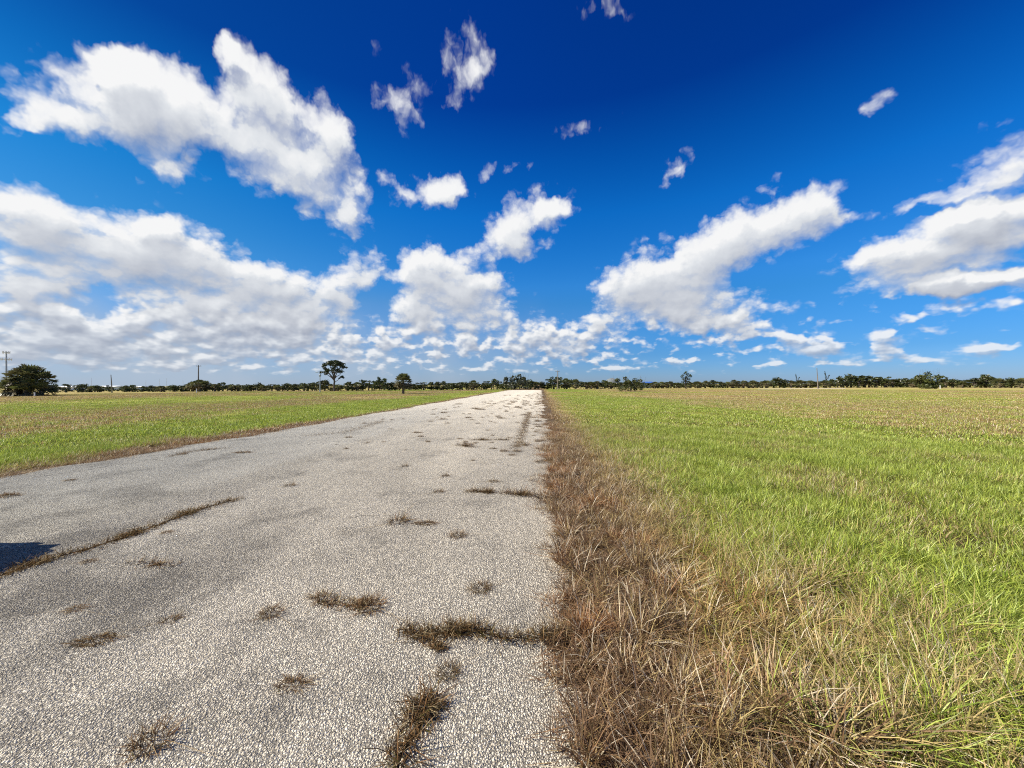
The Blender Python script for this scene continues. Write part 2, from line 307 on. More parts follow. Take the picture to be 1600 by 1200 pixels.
TREES = [
    (-129.03, 92.89, 2.3, 2.67, 'round', 2, 'dark rounded tree in the front row between palm clump and left utility pole', 'trees along the edge of the fields'),
    (-128.48, 94.96, 2.39, 3.11, 'round', 2, 'dark rounded tree in the front row between palm clump and left utility pole', 'trees along the edge of the fields'),
    (-125.48, 96.61, 2.47, 3.15, 'round', 0, 'dark rounded tree in the front row between palm clump and left utility pole', 'trees along the edge of the fields'),
    (-122.24, 96.03, 1.93, 2.35, 'palm', 0, 'fan palm in the front row between palm clump and left utility pole', 'trees along the edge of the fields'),
    (-119.53, 95.84, 2.09, 2.73, 'round', 1, 'dark rounded tree in the front row between palm clump and left utility pole', 'trees along the edge of the fields'),
    (-117.09, 96.32, 1.73, 2.34, 'round', 0, 'dark rounded tree in the front row between palm clump and left utility pole', 'trees along the edge of the fields'),
    (-113.68, 97.12, 1.89, 2.75, 'round', 3, 'dark rounded tree in the front row between palm clump and left utility pole', 'trees along the edge of the fields'),
    (-113.01, 98.37, 2.06, 2.38, 'round', 2, 'dark rounded tree in the front row between palm clump and left utility pole', 'trees along the edge of the fields'),
    (-110.3, 98.69, 1.69, 2.39, 'round', 3, 'dark rounded tree in the front row between palm clump and left utility pole', 'trees along the edge of the fields'),
    (-109.6, 100.86, 1.86, 2.84, 'round', 3, 'dark rounded tree in the front row between palm clump and left utility pole', 'trees along the edge of the fields'),
    (-105.17, 99.25, 1.85, 3.19, 'palm', 1, 'fan palm in the front row between palm clump and left utility pole', 'trees along the edge of the fields'),
    (-102.98, 100.84, 2.02, 3.63, 'round', 1, 'dark rounded tree in the front row between palm clump and left utility pole', 'trees along the edge of the fields'),
    (-102.55, 102.53, 1.83, 3.07, 'round', 2, 'dark rounded tree in the front row between palm clump and left utility pole', 'trees along the edge of the fields'),
    (-99.47, 103.2, 3.28, 4.11, 'palm', 0, 'fan palm in the front row between left utility pole and pine', 'trees along the edge of the fields'),
    (-96.17, 101.79, 3.52, 5.27, 'palm', 0, 'fan palm in the front row between left utility pole and pine', 'trees along the edge of the fields'),
    (-96.09, 103.78, 3.27, 4.13, 'palm', 3, 'fan palm in the front row between left utility pole and pine', 'trees along the edge of the fields'),
    (-92.59, 102.94, 2.24, 3.27, 'palm', 2, 'fan palm in the front row between left utility pole and pine', 'trees along the edge of the fields'),
    (-90.72, 103.24, 2.69, 3.27, 'round', 2, 'dark rounded tree in the front row between left utility pole and pine', 'trees along the edge of the fields'),
    (-88.58, 104.14, 2.23, 3.09, 'palm', 3, 'fan palm in the front row between left utility pole and pine', 'trees along the edge of the fields'),
    (-87.49, 105.17, 2.13, 2.91, 'palm', 0, 'fan palm in the front row between left utility pole and pine', 'trees along the edge of the fields'),
    (-84.26, 104.09, 2.12, 3.08, 'round', 1, 'dark rounded tree in the front row between left utility pole and pine', 'trees along the edge of the fields'),
    (-83.53, 105.12, 1.93, 2.9, 'palm', 0, 'fan palm in the front row between left utility pole and pine', 'trees along the edge of the fields'),
    (-81.81, 105.42, 2.66, 2.49, 'round', 1, 'dark rounded tree in the front row between left utility pole and pine', 'trees along the edge of the fields'),
    (-79.89, 104.94, 2.1, 2.47, 'palm', 1, 'fan palm in the front row between left utility pole and pine', 'trees along the edge of the fields'),
    (-78.23, 106.64, 2.09, 2.93, 'loose', 3, 'open airy tree in the front row between left utility pole and pine', 'trees along the edge of the fields'),
    (-76.02, 106.03, 1.9, 2.91, 'palm', 3, 'fan palm in the front row between left utility pole and pine', 'trees along the edge of the fields'),
    (-74.44, 107.96, 2.45, 3.38, 'round', 1, 'dark rounded tree in the front row between left utility pole and pine', 'trees along the edge of the fields'),
    (-72.5, 108.01, 2.16, 3.37, 'round', 3, 'dark rounded tree in the front row between left utility pole and pine', 'trees along the edge of the fields'),
    (-68.63, 106.58, 2.42, 3.32, 'round', 2, 'dark rounded tree in the front row between left utility pole and pine', 'trees along the edge of the fields'),
    (-66.83, 108.06, 2.61, 3.15, 'round', 0, 'dark rounded tree in the front row between left utility pole and pine', 'trees along the edge of the fields'),
    (-63.0, 108.18, 3.43, 4.2, 'round', 0, 'dark rounded tree in the front row between pine and lone palm', 'trees along the edge of the fields'),
    (-58.84, 107.7, 2.01, 3.33, 'palm', 0, 'fan palm in the front row between pine and lone palm', 'trees along the edge of the fields'),
    (-55.87, 108.29, 2.74, 3.76, 'round', 3, 'dark rounded tree in the front row between pine and lone palm', 'trees along the edge of the fields'),
    (-54.01, 109.21, 2.55, 3.37, 'palm', 3, 'fan palm in the front row between pine and lone palm', 'trees along the edge of the fields'),
    (-52.58, 110.29, 3.5, 2.12, 'cone', 2, 'slim pointed tree in the front row between pine and lone palm', 'trees along the edge of the fields'),
    (-50.8, 110.23, 2.54, 2.54, 'loose', 0, 'open airy tree in the front row between pine and lone palm', 'trees along the edge of the fields'),
    (-49.6, 111.49, 3.12, 1.93, 'cone', 1, 'slim pointed tree in the front row between pine and lone palm', 'trees along the edge of the fields'),
    (-47.55, 111.3, 4.25, 4.27, 'loose', 2, 'open airy tree in the front row between pine and lone palm', 'trees along the edge of the fields'),
    (-45.09, 111.99, 2.72, 3.0, 'round', 1, 'dark rounded tree in the front row between pine and lone palm', 'trees along the edge of the fields'),
    (-43.44, 112.3, 2.52, 3.44, 'round', 1, 'dark rounded tree in the front row between lone palm and road end', 'trees along the edge of the fields'),
    (-38.82, 115.47, 2.12, 3.52, 'round', 0, 'dark rounded tree in the front row between lone palm and road end', 'trees along the edge of the fields'),
    (-35.57, 114.69, 2.5, 3.93, 'loose', 1, 'open airy tree in the front row between lone palm and road end', 'trees along the edge of the fields'),
    (-33.66, 116.32, 2.6, 3.53, 'round', 3, 'dark rounded tree in the front row between lone palm and road end', 'trees along the edge of the fields'),
    (-32.27, 117.83, 2.7, 3.13, 'round', 3, 'dark rounded tree in the front row between lone palm and road end', 'trees along the edge of the fields'),
    (-30.54, 118.97, 2.9, 3.61, 'round', 3, 'dark rounded tree in the front row between lone palm and road end', 'trees along the edge of the fields'),
    (-27.62, 118.71, 2.28, 4.04, 'round', 2, 'dark rounded tree in the front row between lone palm and road end', 'trees along the edge of the fields'),
    (-24.94, 120.49, 2.68, 5.0, 'round', 0, 'dark rounded tree in the front row between lone palm and road end', 'trees along the edge of the fields'),
    (-21.19, 120.18, 3.17, 4.53, 'palm', 3, 'fan palm in the front row between lone palm and road end', 'trees along the edge of the fields'),
    (-18.26, 122.35, 2.26, 3.68, 'round', 3, 'dark rounded tree in the front row between lone palm and road end', 'trees along the edge of the fields'),
    (-15.31, 123.54, 3.7, 4.63, 'loose', 2, 'open airy tree in the front row between lone palm and road end', 'trees along the edge of the fields'),
    (-12.3, 122.58, 2.02, 3.67, 'round', 0, 'dark rounded tree in the front row between lone palm and road end', 'trees along the edge of the fields'),
    (-3.39, 126.39, 3.46, 3.29, 'cone', 0, 'slim pointed tree in the front row between road end and olive shrub', 'trees along the edge of the fields'),
    (-0.68, 127.86, 2.73, 4.28, 'round', 1, 'dark rounded tree in the front row between road end and olive shrub', 'trees along the edge of the fields'),
    (1.88, 129.27, 2.19, 4.32, 'round', 1, 'dark rounded tree in the front row between road end and olive shrub', 'trees along the edge of the fields'),
    (4.44, 129.4, 4.32, 3.84, 'loose', 3, 'open airy tree in the front row between road end and olive shrub', 'trees along the edge of the fields'),
    (8.57, 130.82, 3.79, 3.87, 'palm', 3, 'fan palm in the front row between road end and olive shrub', 'trees along the edge of the fields'),
    (11.83, 131.4, 3.67, 3.88, 'palm', 1, 'fan palm in the front row between road end and olive shrub', 'trees along the edge of the fields'),
    (15.25, 133.16, 2.59, 3.93, 'round', 0, 'dark rounded tree in the front row between road end and olive shrub', 'trees along the edge of the fields'),
    (17.14, 132.76, 2.68, 3.91, 'palm', 1, 'fan palm in the front row between road end and olive shrub', 'trees along the edge of the fields'),
    (19.32, 134.44, 2.8, 3.95, 'palm', 2, 'fan palm in the front row between road end and olive shrub', 'trees along the edge of the fields'),
    (21.8, 134.97, 3.12, 3.96, 'round', 2, 'dark rounded tree in the front row between road end and olive shrub', 'trees along the edge of the fields'),
    (24.02, 135.25, 2.56, 3.47, 'palm', 0, 'fan palm in the front row between road end and olive shrub', 'trees along the edge of the fields'),
    (40.54, 140.07, 2.51, 4.58, 'palm', 3, 'fan palm in the front row between olive shrub and layered tree', 'trees along the edge of the fields'),
    (43.14, 141.35, 2.51, 4.11, 'palm', 0, 'fan palm in the front row between olive shrub and layered tree', 'trees along the edge of the fields'),
    (46.46, 141.95, 2.73, 4.63, 'palm', 0, 'fan palm in the front row between olive shrub and layered tree', 'trees along the edge of the fields'),
    (48.57, 140.31, 2.25, 3.56, 'round', 0, 'dark rounded tree in the front row between olive shrub and layered tree', 'trees along the edge of the fields'),
    (55.74, 141.82, 2.68, 4.6, 'palm', 1, 'fan palm in the front row between layered tree and leaning bare trees', 'trees along the edge of the fields'),
    (58.83, 142.87, 2.91, 4.63, 'palm', 0, 'fan palm in the front row between layered tree and leaning bare trees', 'trees along the edge of the fields'),
    (61.17, 141.64, 2.99, 4.58, 'round', 3, 'dark rounded tree in the front row between layered tree and leaning bare trees', 'trees along the edge of the fields'),
    (65.01, 143.82, 2.42, 3.61, 'round', 3, 'dark rounded tree in the front row between layered tree and leaning bare trees', 'trees along the edge of the fields'),
    (68.67, 143.14, 3.2, 5.13, 'palm', 0, 'fan palm in the front row between layered tree and leaning bare trees', 'trees along the edge of the fields'),
    (71.7, 142.18, 2.83, 4.58, 'palm', 3, 'fan palm in the front row between layered tree and leaning bare trees', 'trees along the edge of the fields'),
    (76.15, 144.44, 2.95, 4.64, 'palm', 1, 'fan palm in the front row between layered tree and leaning bare trees', 'trees along the edge of the fields'),
    (79.47, 142.51, 2.91, 5.07, 'palm', 3, 'fan palm in the front row between layered tree and leaning bare trees', 'trees along the edge of the fields'),
    (85.85, 145.27, 4.06, 5.16, 'round', 1, 'dark rounded tree in the front row between layered tree and leaning bare trees', 'trees along the edge of the fields'),
    (87.17, 145.27, 2.55, 4.12, 'palm', 2, 'fan palm in the front row between layered tree and leaning bare trees', 'trees along the edge of the fields'),
    (88.4, 143.37, 2.76, 3.56, 'palm', 2, 'fan palm in the front row between layered tree and leaning bare trees', 'trees along the edge of the fields'),
    (92.88, 145.32, 2.98, 4.63, 'palm', 1, 'fan palm in the front row between bare trees and dark spreading tree', 'trees along the edge of the fields'),
    (95.08, 143.71, 2.73, 4.57, 'palm', 0, 'fan palm in the front row between bare trees and dark spreading tree', 'trees along the edge of the fields'),
    (100.04, 143.45, 2.92, 5.56, 'palm', 0, 'fan palm in the front row between bare trees and dark spreading tree', 'trees along the edge of the fields'),
    (104.72, 144.35, 3.81, 3.04, 'loose', 3, 'open airy tree in the front row between bare trees and dark spreading tree', 'trees along the edge of the fields'),
    (106.89, 144.68, 4.37, 4.06, 'loose', 0, 'open airy tree in the front row between bare trees and dark spreading tree', 'trees along the edge of the fields'),
    (110.33, 146.12, 5.07, 5.12, 'round', 1, 'dark rounded tree in the front row between bare trees and dark spreading tree', 'trees along the edge of the fields'),
    (111.82, 144.45, 4.45, 4.55, 'loose', 3, 'open airy tree in the front row between bare trees and dark spreading tree', 'trees along the edge of the fields'),
    (115.45, 146.37, 4.36, 4.09, 'loose', 1, 'open airy tree in the front row between bare trees and dark spreading tree', 'trees along the edge of the fields'),
    (118.38, 145.23, 4.09, 4.56, 'round', 0, 'dark rounded tree in the front row between bare trees and dark spreading tree', 'trees along the edge of the fields'),
    (120.71, 144.99, 3.96, 4.04, 'loose', 1, 'open airy tree in the front row between bare trees and dark spreading tree', 'trees along the edge of the fields'),
    (124.51, 146.24, 3.05, 4.58, 'palm', 2, 'fan palm in the front row between bare trees and dark spreading tree', 'trees along the edge of the fields'),
    (126.6, 144.75, 3.36, 4.52, 'round', 1, 'dark rounded tree in the front row between bare trees and dark spreading tree', 'trees along the edge of the fields'),
    (127.99, 143.05, 2.99, 4.46, 'palm', 3, 'fan palm in the front row between bare trees and dark spreading tree', 'trees along the edge of the fields'),
    (126.82, 144.77, 3.36, 4.52, 'round', 3, 'dark rounded tree in the front row between bare trees and dark spreading tree', 'trees along the edge of the fields'),
    (127.77, 142.11, 2.98, 3.94, 'palm', 1, 'fan palm in the front row between bare trees and dark spreading tree', 'trees along the edge of the fields'),
    (130.02, 134.16, 2.85, 4.16, 'palm', 2, 'fan palm in the front row between dark spreading tree and right picture edge', 'trees along the edge of the fields'),
    (131.87, 133.52, 3.03, 4.13, 'round', 0, 'dark rounded tree in the front row between dark spreading tree and right picture edge', 'trees along the edge of the fields'),
    (131.3, 130.33, 2.19, 3.13, 'palm', 1, 'fan palm in the front row between dark spreading tree and right picture edge', 'trees along the edge of the fields'),
    (132.82, 128.6, 3.24, 4.41, 'round', 0, 'dark rounded tree in the front row between dark spreading tree and right picture edge', 'trees along the edge of the fields'),
    (134.88, 127.3, 4.18, 5.23, 'round', 3, 'dark rounded tree in the front row between dark spreading tree and right picture edge', 'trees along the edge of the fields'),
    (135.02, 124.0, 3.05, 3.81, 'palm', 1, 'fan palm in the front row between dark spreading tree and right picture edge', 'trees along the edge of the fields'),
    (136.82, 122.67, 3.11, 4.18, 'round', 1, 'dark rounded tree in the front row between dark spreading tree and right picture edge', 'trees along the edge of the fields'),
    (135.7, 119.3, 3.05, 3.65, 'palm', 1, 'fan palm in the front row between dark spreading tree and right picture edge', 'trees along the edge of the fields'),
    (139.44, 120.39, 2.96, 4.08, 'round', 0, 'dark rounded tree in the front row between dark spreading tree and right picture edge', 'trees along the edge of the fields'),
    (-141.3, 101.57, 1.89, 4.04, 'loose', 2, 'open airy tree in the back row between palm clump and left utility pole', 'trees along the edge of the fields'),
    (-132.29, 101.63, 2.04, 3.76, 'round', 3, 'dark rounded tree in the back row between palm clump and left utility pole', 'trees along the edge of the fields'),
    (-130.52, 101.76, 1.86, 3.0, 'loose', 3, 'open airy tree in the back row between palm clump and left utility pole', 'trees along the edge of the fields'),
    (-131.25, 103.93, 1.86, 3.22, 'loose', 0, 'open airy tree in the back row between palm clump and left utility pole', 'trees along the edge of the fields'),
    (-128.53, 103.27, 1.73, 3.68, 'palm', 0, 'fan palm in the back row between palm clump and left utility pole', 'trees along the edge of the fields'),
    (-124.06, 106.14, 1.75, 4.12, 'palm', 0, 'fan palm in the back row between palm clump and left utility pole', 'trees along the edge of the fields'),
    (-119.86, 103.69, 1.65, 3.09, 'loose', 3, 'open airy tree in the back row between palm clump and left utility pole', 'trees along the edge of the fields'),
    (-116.38, 106.26, 1.56, 3.97, 'round', 0, 'dark rounded tree in the back row between palm clump and left utility pole', 'trees along the edge of the fields'),
    (-114.98, 106.82, 1.59, 3.09, 'palm', 3, 'fan palm in the back row between palm clump and left utility pole', 'trees along the edge of the fields'),
    (-111.29, 104.67, 1.56, 3.28, 'round', 2, 'dark rounded tree in the back row between palm clump and left utility pole', 'trees along the edge of the fields'),
    (-114.4, 108.95, 1.36, 2.97, 'round', 0, 'dark rounded tree in the back row between palm clump and left utility pole', 'trees along the edge of the fields'),
    (-112.28, 108.64, 1.42, 3.27, 'round', 2, 'dark rounded tree in the back row between palm clump and left utility pole', 'trees along the edge of the fields'),
    (-107.93, 106.06, 1.81, 3.39, 'loose', 3, 'open airy tree in the back row between palm clump and left utility pole', 'trees along the edge of the fields'),
    (-109.52, 109.65, 1.68, 3.54, 'palm', 2, 'fan palm in the back row between palm clump and left utility pole', 'trees along the edge of the fields'),
    (-105.98, 108.01, 2.29, 3.12, 'palm', 2, 'fan palm in the back row between palm clump and left utility pole', 'trees along the edge of the fields'),
    (-103.23, 106.58, 2.94, 2.94, 'palm', 2, 'fan palm in the back row between left utility pole and pine', 'trees along the edge of the fields'),
    (-102.91, 107.84, 3.04, 3.46, 'palm', 2, 'fan palm in the back row between left utility pole and pine', 'trees along the edge of the fields'),
    (-102.87, 109.62, 2.95, 4.07, 'loose', 0, 'open airy tree in the back row between left utility pole and pine', 'trees along the edge of the fields'),
    (-99.31, 107.36, 2.92, 3.99, 'round', 3, 'dark rounded tree in the back row between left utility pole and pine', 'trees along the edge of the fields'),
    (-101.27, 111.68, 2.27, 4.28, 'round', 3, 'dark rounded tree in the back row between left utility pole and pine', 'trees along the edge of the fields'),
    (-99.03, 111.03, 2.1, 3.13, 'round', 3, 'dark rounded tree in the back row between left utility pole and pine', 'trees along the edge of the fields'),
    (-97.37, 110.99, 2.51, 2.96, 'loose', 2, 'open airy tree in the back row between left utility pole and pine', 'trees along the edge of the fields'),
    (-95.36, 110.45, 2.05, 4.17, 'loose', 0, 'open airy tree in the back row between left utility pole and pine', 'trees along the edge of the fields'),
    (-92.93, 109.41, 2.08, 3.79, 'round', 3, 'dark rounded tree in the back row between left utility pole and pine', 'trees along the edge of the fields'),
    (-93.34, 112.26, 1.69, 4.22, 'palm', 2, 'fan palm in the back row between left utility pole and pine', 'trees along the edge of the fields'),
    (-92.69, 113.22, 1.84, 3.22, 'round', 0, 'dark rounded tree in the back row between left utility pole and pine', 'trees along the edge of the fields'),
    (-87.99, 109.26, 1.92, 3.59, 'loose', 1, 'open airy tree in the back row between left utility pole and pine', 'trees along the edge of the fields'),
    (-87.75, 111.54, 1.96, 3.24, 'round', 0, 'dark rounded tree in the back row between left utility pole and pine', 'trees along the edge of the fields'),
    (-85.61, 111.16, 1.97, 4.27, 'palm', 1, 'fan palm in the back row between left utility pole and pine', 'trees along the edge of the fields'),
    (-83.67, 111.21, 1.67, 3.99, 'round', 1, 'dark rounded tree in the back row between left utility pole and pine', 'trees along the edge of the fields'),
    (-83.63, 113.73, 1.82, 3.23, 'loose', 3, 'open airy tree in the back row between left utility pole and pine', 'trees along the edge of the fields'),
    (-82.34, 114.68, 1.4, 4.2, 'loose', 1, 'open airy tree in the back row between left utility pole and pine', 'trees along the edge of the fields'),
    (-80.33, 114.17, 1.77, 3.67, 'round', 0, 'dark rounded tree in the back row between left utility pole and pine', 'trees along the edge of the fields'),
    (-77.62, 112.7, 2.26, 4.22, 'palm', 1, 'fan palm in the back row between left utility pole and pine', 'trees along the edge of the fields'),
    (-75.72, 112.89, 1.81, 3.77, 'palm', 3, 'fan palm in the back row between left utility pole and pine', 'trees along the edge of the fields'),
    (-75.68, 115.25, 2.06, 4.21, 'round', 2, 'dark rounded tree in the back row between left utility pole and pine', 'trees along the edge of the fields'),
    (-71.66, 111.64, 2.0, 3.22, 'round', 2, 'dark rounded tree in the back row between left utility pole and pine', 'trees along the edge of the fields'),
    (-72.1, 114.52, 2.31, 3.91, 'loose', 2, 'open airy tree in the back row between left utility pole and pine', 'trees along the edge of the fields'),
    (-70.26, 114.72, 2.59, 3.15, 'round', 3, 'dark rounded tree in the back row between left utility pole and pine', 'trees along the edge of the fields'),
    (-67.35, 112.39, 2.74, 3.87, 'round', 1, 'dark rounded tree in the back row between left utility pole and pine', 'trees along the edge of the fields'),
    (-67.27, 115.22, 2.97, 3.94, 'palm', 3, 'fan palm in the back row between pine and lone palm', 'trees along the edge of the fields'),
    (-65.11, 115.01, 2.23, 3.4, 'palm', 1, 'fan palm in the back row between pine and lone palm', 'trees along the edge of the fields'),
    (-64.15, 116.56, 1.9, 4.2, 'round', 2, 'dark rounded tree in the back row between pine and lone palm', 'trees along the edge of the fields'),
    (-62.13, 115.52, 1.88, 4.03, 'round', 0, 'dark rounded tree in the back row between pine and lone palm', 'trees along the edge of the fields'),
    (-60.48, 116.2, 2.46, 3.28, 'palm', 2, 'fan palm in the back row between pine and lone palm', 'trees along the edge of the fields'),
    (-57.92, 114.38, 2.12, 3.84, 'palm', 0, 'fan palm in the back row between pine and lone palm', 'trees along the edge of the fields'),
    (-57.4, 116.92, 2.65, 4.35, 'round', 3, 'dark rounded tree in the back row between pine and lone palm', 'trees along the edge of the fields'),
    (-56.36, 118.24, 3.34, 3.61, 'loose', 3, 'open airy tree in the back row between pine and lone palm', 'trees along the edge of the fields'),
    (-52.73, 114.39, 2.09, 4.24, 'loose', 3, 'open airy tree in the back row between pine and lone palm', 'trees along the edge of the fields'),
    (-52.58, 117.99, 2.99, 3.5, 'round', 2, 'dark rounded tree in the back row between pine and lone palm', 'trees along the edge of the fields'),
    (-51.2, 118.65, 3.57, 4.37, 'round', 1, 'dark rounded tree in the back row between pine and lone palm', 'trees along the edge of the fields'),
    (-50.22, 120.55, 3.19, 3.5, 'palm', 3, 'fan palm in the back row between pine and lone palm', 'trees along the edge of the fields'),
    (-47.7, 118.63, 2.36, 4.13, 'round', 3, 'dark rounded tree in the back row between pine and lone palm', 'trees along the edge of the fields'),
    (-46.71, 120.38, 2.16, 3.55, 'round', 1, 'dark rounded tree in the back row between lone palm and road end', 'trees along the edge of the fields'),
    (-45.59, 121.23, 1.95, 3.88, 'loose', 1, 'open airy tree in the back row between lone palm and road end', 'trees along the edge of the fields'),
    (-44.4, 121.76, 1.89, 4.51, 'round', 0, 'dark rounded tree in the back row between lone palm and road end', 'trees along the edge of the fields'),
    (-42.55, 122.2, 1.87, 4.5, 'round', 2, 'dark rounded tree in the back row between lone palm and road end', 'trees along the edge of the fields'),
    (-41.15, 123.91, 1.84, 4.21, 'round', 3, 'dark rounded tree in the back row between lone palm and road end', 'trees along the edge of the fields'),
    (-39.54, 124.46, 1.86, 3.24, 'round', 2, 'dark rounded tree in the back row between lone palm and road end', 'trees along the edge of the fields'),
    (-38.23, 124.79, 1.92, 3.46, 'round', 2, 'dark rounded tree in the back row between lone palm and road end', 'trees along the edge of the fields'),
    (-35.08, 121.28, 2.36, 3.72, 'round', 3, 'dark rounded tree in the back row between lone palm and road end', 'trees along the edge of the fields'),
    (-33.46, 122.73, 2.36, 3.72, 'round', 3, 'dark rounded tree in the back row between lone palm and road end', 'trees along the edge of the fields'),
    (-32.3, 123.56, 2.67, 3.48, 'round', 1, 'dark rounded tree in the back row between lone palm and road end', 'trees along the edge of the fields'),
    (-30.18, 123.4, 2.28, 4.58, 'round', 3, 'dark rounded tree in the back row between lone palm and road end', 'trees along the edge of the fields'),
    (-29.36, 126.6, 1.9, 3.27, 'round', 0, 'dark rounded tree in the back row between lone palm and road end', 'trees along the edge of the fields'),
    (-28.19, 128.02, 2.21, 4.06, 'round', 2, 'dark rounded tree in the back row between lone palm and road end', 'trees along the edge of the fields'),
    (-26.15, 126.25, 2.47, 4.52, 'loose', 0, 'open airy tree in the back row between lone palm and road end', 'trees along the edge of the fields'),
    (-25.12, 128.57, 2.35, 4.36, 'loose', 0, 'open airy tree in the back row between lone palm and road end', 'trees along the edge of the fields'),
    (-23.63, 129.51, 2.72, 4.65, 'round', 1, 'dark rounded tree in the back row between lone palm and road end', 'trees along the edge of the fields'),
    (-21.6, 127.64, 2.34, 3.63, 'round', 0, 'dark rounded tree in the back row between lone palm and road end', 'trees along the edge of the fields'),
    (-19.99, 128.54, 2.18, 3.39, 'loose', 0, 'open airy tree in the back row between lone palm and road end', 'trees along the edge of the fields'),
    (-18.54, 129.59, 2.26, 4.15, 'palm', 3, 'fan palm in the back row between lone palm and road end', 'trees along the edge of the fields'),
    (-16.61, 128.73, 2.96, 4.02, 'loose', 1, 'open airy tree in the back row between lone palm and road end', 'trees along the edge of the fields'),
    (-15.06, 132.23, 2.89, 3.96, 'loose', 3, 'open airy tree in the back row between lone palm and road end', 'trees along the edge of the fields'),
    (-13.04, 129.21, 1.8, 4.61, 'round', 1, 'dark rounded tree in the back row between lone palm and road end', 'trees along the edge of the fields'),
    (-11.19, 131.57, 1.93, 3.71, 'palm', 2, 'fan palm in the back row between road end and olive shrub', 'trees along the edge of the fields'),
    (-9.06, 132.44, 2.3, 4.76, 'loose', 0, 'open airy tree in the back row between road end and olive shrub', 'trees along the edge of the fields'),
    (-7.34, 130.76, 2.49, 3.59, 'round', 0, 'dark rounded tree in the back row between road end and olive shrub', 'trees along the edge of the fields'),
    (-5.49, 134.64, 2.89, 4.06, 'round', 3, 'dark rounded tree in the back row between road end and olive shrub', 'trees along the edge of the fields'),
    (-3.6, 135.03, 2.94, 4.86, 'loose', 3, 'open airy tree in the back row between road end and olive shrub', 'trees along the edge of the fields'),
    (-2.02, 132.76, 2.71, 4.82, 'palm', 2, 'fan palm in the back row between road end and olive shrub', 'trees along the edge of the fields'),
    (0.06, 133.15, 1.94, 3.43, 'round', 2, 'dark rounded tree in the back row between road end and olive shrub', 'trees along the edge of the fields'),
    (2.2, 134.29, 1.88, 4.5, 'palm', 1, 'fan palm in the back row between road end and olive shrub', 'trees along the edge of the fields'),
    (4.31, 134.49, 3.79, 3.92, 'loose', 3, 'open airy tree in the back row between road end and olive shrub', 'trees along the edge of the fields'),
    (6.59, 138.56, 3.96, 4.64, 'round', 0, 'dark rounded tree in the back row between road end and olive shrub', 'trees along the edge of the fields'),
    (8.22, 136.62, 3.78, 4.82, 'round', 3, 'dark rounded tree in the back row between road end and olive shrub', 'trees along the edge of the fields'),
    (10.24, 137.15, 3.6, 3.98, 'round', 0, 'dark rounded tree in the back row between road end and olive shrub', 'trees along the edge of the fields'),
    (12.05, 137.85, 3.43, 3.96, 'round', 2, 'dark rounded tree in the back row between road end and olive shrub', 'trees along the edge of the fields'),
    (14.5, 140.99, 2.85, 3.76, 'round', 0, 'dark rounded tree in the back row between road end and olive shrub', 'trees along the edge of the fields'),
    (16.37, 139.06, 2.29, 4.45, 'palm', 2, 'fan palm in the back row between road end and olive shrub', 'trees along the edge of the fields'),
    (18.07, 140.27, 2.47, 4.27, 'round', 1, 'dark rounded tree in the back row between road end and olive shrub', 'trees along the edge of the fields'),
    (19.86, 139.83, 2.13, 5.02, 'loose', 0, 'open airy tree in the back row between road end and olive shrub', 'trees along the edge of the fields'),
    (22.46, 143.05, 2.54, 3.69, 'round', 0, 'dark rounded tree in the back row between road end and olive shrub', 'trees along the edge of the fields'),
    (24.74, 144.26, 2.34, 4.82, 'round', 2, 'dark rounded tree in the back row between road end and olive shrub', 'trees along the edge of the fields'),
    (40.22, 149.01, 1.99, 4.12, 'round', 3, 'dark rounded tree in the back row between olive shrub and layered tree', 'trees along the edge of the fields'),
    (42.01, 147.84, 2.3, 4.08, 'palm', 3, 'fan palm in the back row between olive shrub and layered tree', 'trees along the edge of the fields'),
    (43.35, 146.31, 2.21, 3.62, 'round', 3, 'dark rounded tree in the back row between olive shrub and layered tree', 'trees along the edge of the fields'),
    (44.96, 145.43, 2.07, 3.97, 'palm', 0, 'fan palm in the back row between olive shrub and layered tree', 'trees along the edge of the fields'),
    (47.46, 148.39, 2.45, 5.25, 'palm', 2, 'fan palm in the back row between olive shrub and layered tree', 'trees along the edge of the fields'),
    (49.83, 148.53, 2.09, 3.67, 'palm', 2, 'fan palm in the back row between olive shrub and layered tree', 'trees along the edge of the fields'),
    (52.75, 150.75, 1.8, 5.1, 'palm', 1, 'fan palm in the back row between layered tree and leaning bare trees', 'trees along the edge of the fields'),
    (54.68, 150.51, 1.93, 4.49, 'palm', 0, 'fan palm in the back row between layered tree and leaning bare trees', 'trees along the edge of the fields'),
    (55.57, 148.03, 2.3, 4.86, 'palm', 1, 'fan palm in the back row between layered tree and leaning bare trees', 'trees along the edge of the fields'),
    (57.28, 147.64, 2.44, 4.73, 'palm', 0, 'fan palm in the back row between layered tree and leaning bare trees', 'trees along the edge of the fields'),
    (60.39, 151.47, 2.32, 4.66, 'palm', 1, 'fan palm in the back row between layered tree and leaning bare trees', 'trees along the edge of the fields'),
    (60.88, 147.78, 2.25, 4.07, 'palm', 3, 'fan palm in the back row between layered tree and leaning bare trees', 'trees along the edge of the fields'),
    (62.74, 147.51, 2.31, 3.58, 'palm', 3, 'fan palm in the back row between layered tree and leaning bare trees', 'trees along the edge of the fields'),
    (64.59, 147.19, 2.57, 4.18, 'palm', 1, 'fan palm in the back row between layered tree and leaning bare trees', 'trees along the edge of the fields'),
    (68.03, 149.78, 1.99, 4.7, 'palm', 1, 'fan palm in the back row between layered tree and leaning bare trees', 'trees along the edge of the fields'),
    (70.44, 151.17, 2.48, 3.83, 'palm', 0, 'fan palm in the back row between layered tree and leaning bare trees', 'trees along the edge of the fields'),
    (71.22, 149.29, 2.54, 5.15, 'palm', 3, 'fan palm in the back row between layered tree and leaning bare trees', 'trees along the edge of the fields'),
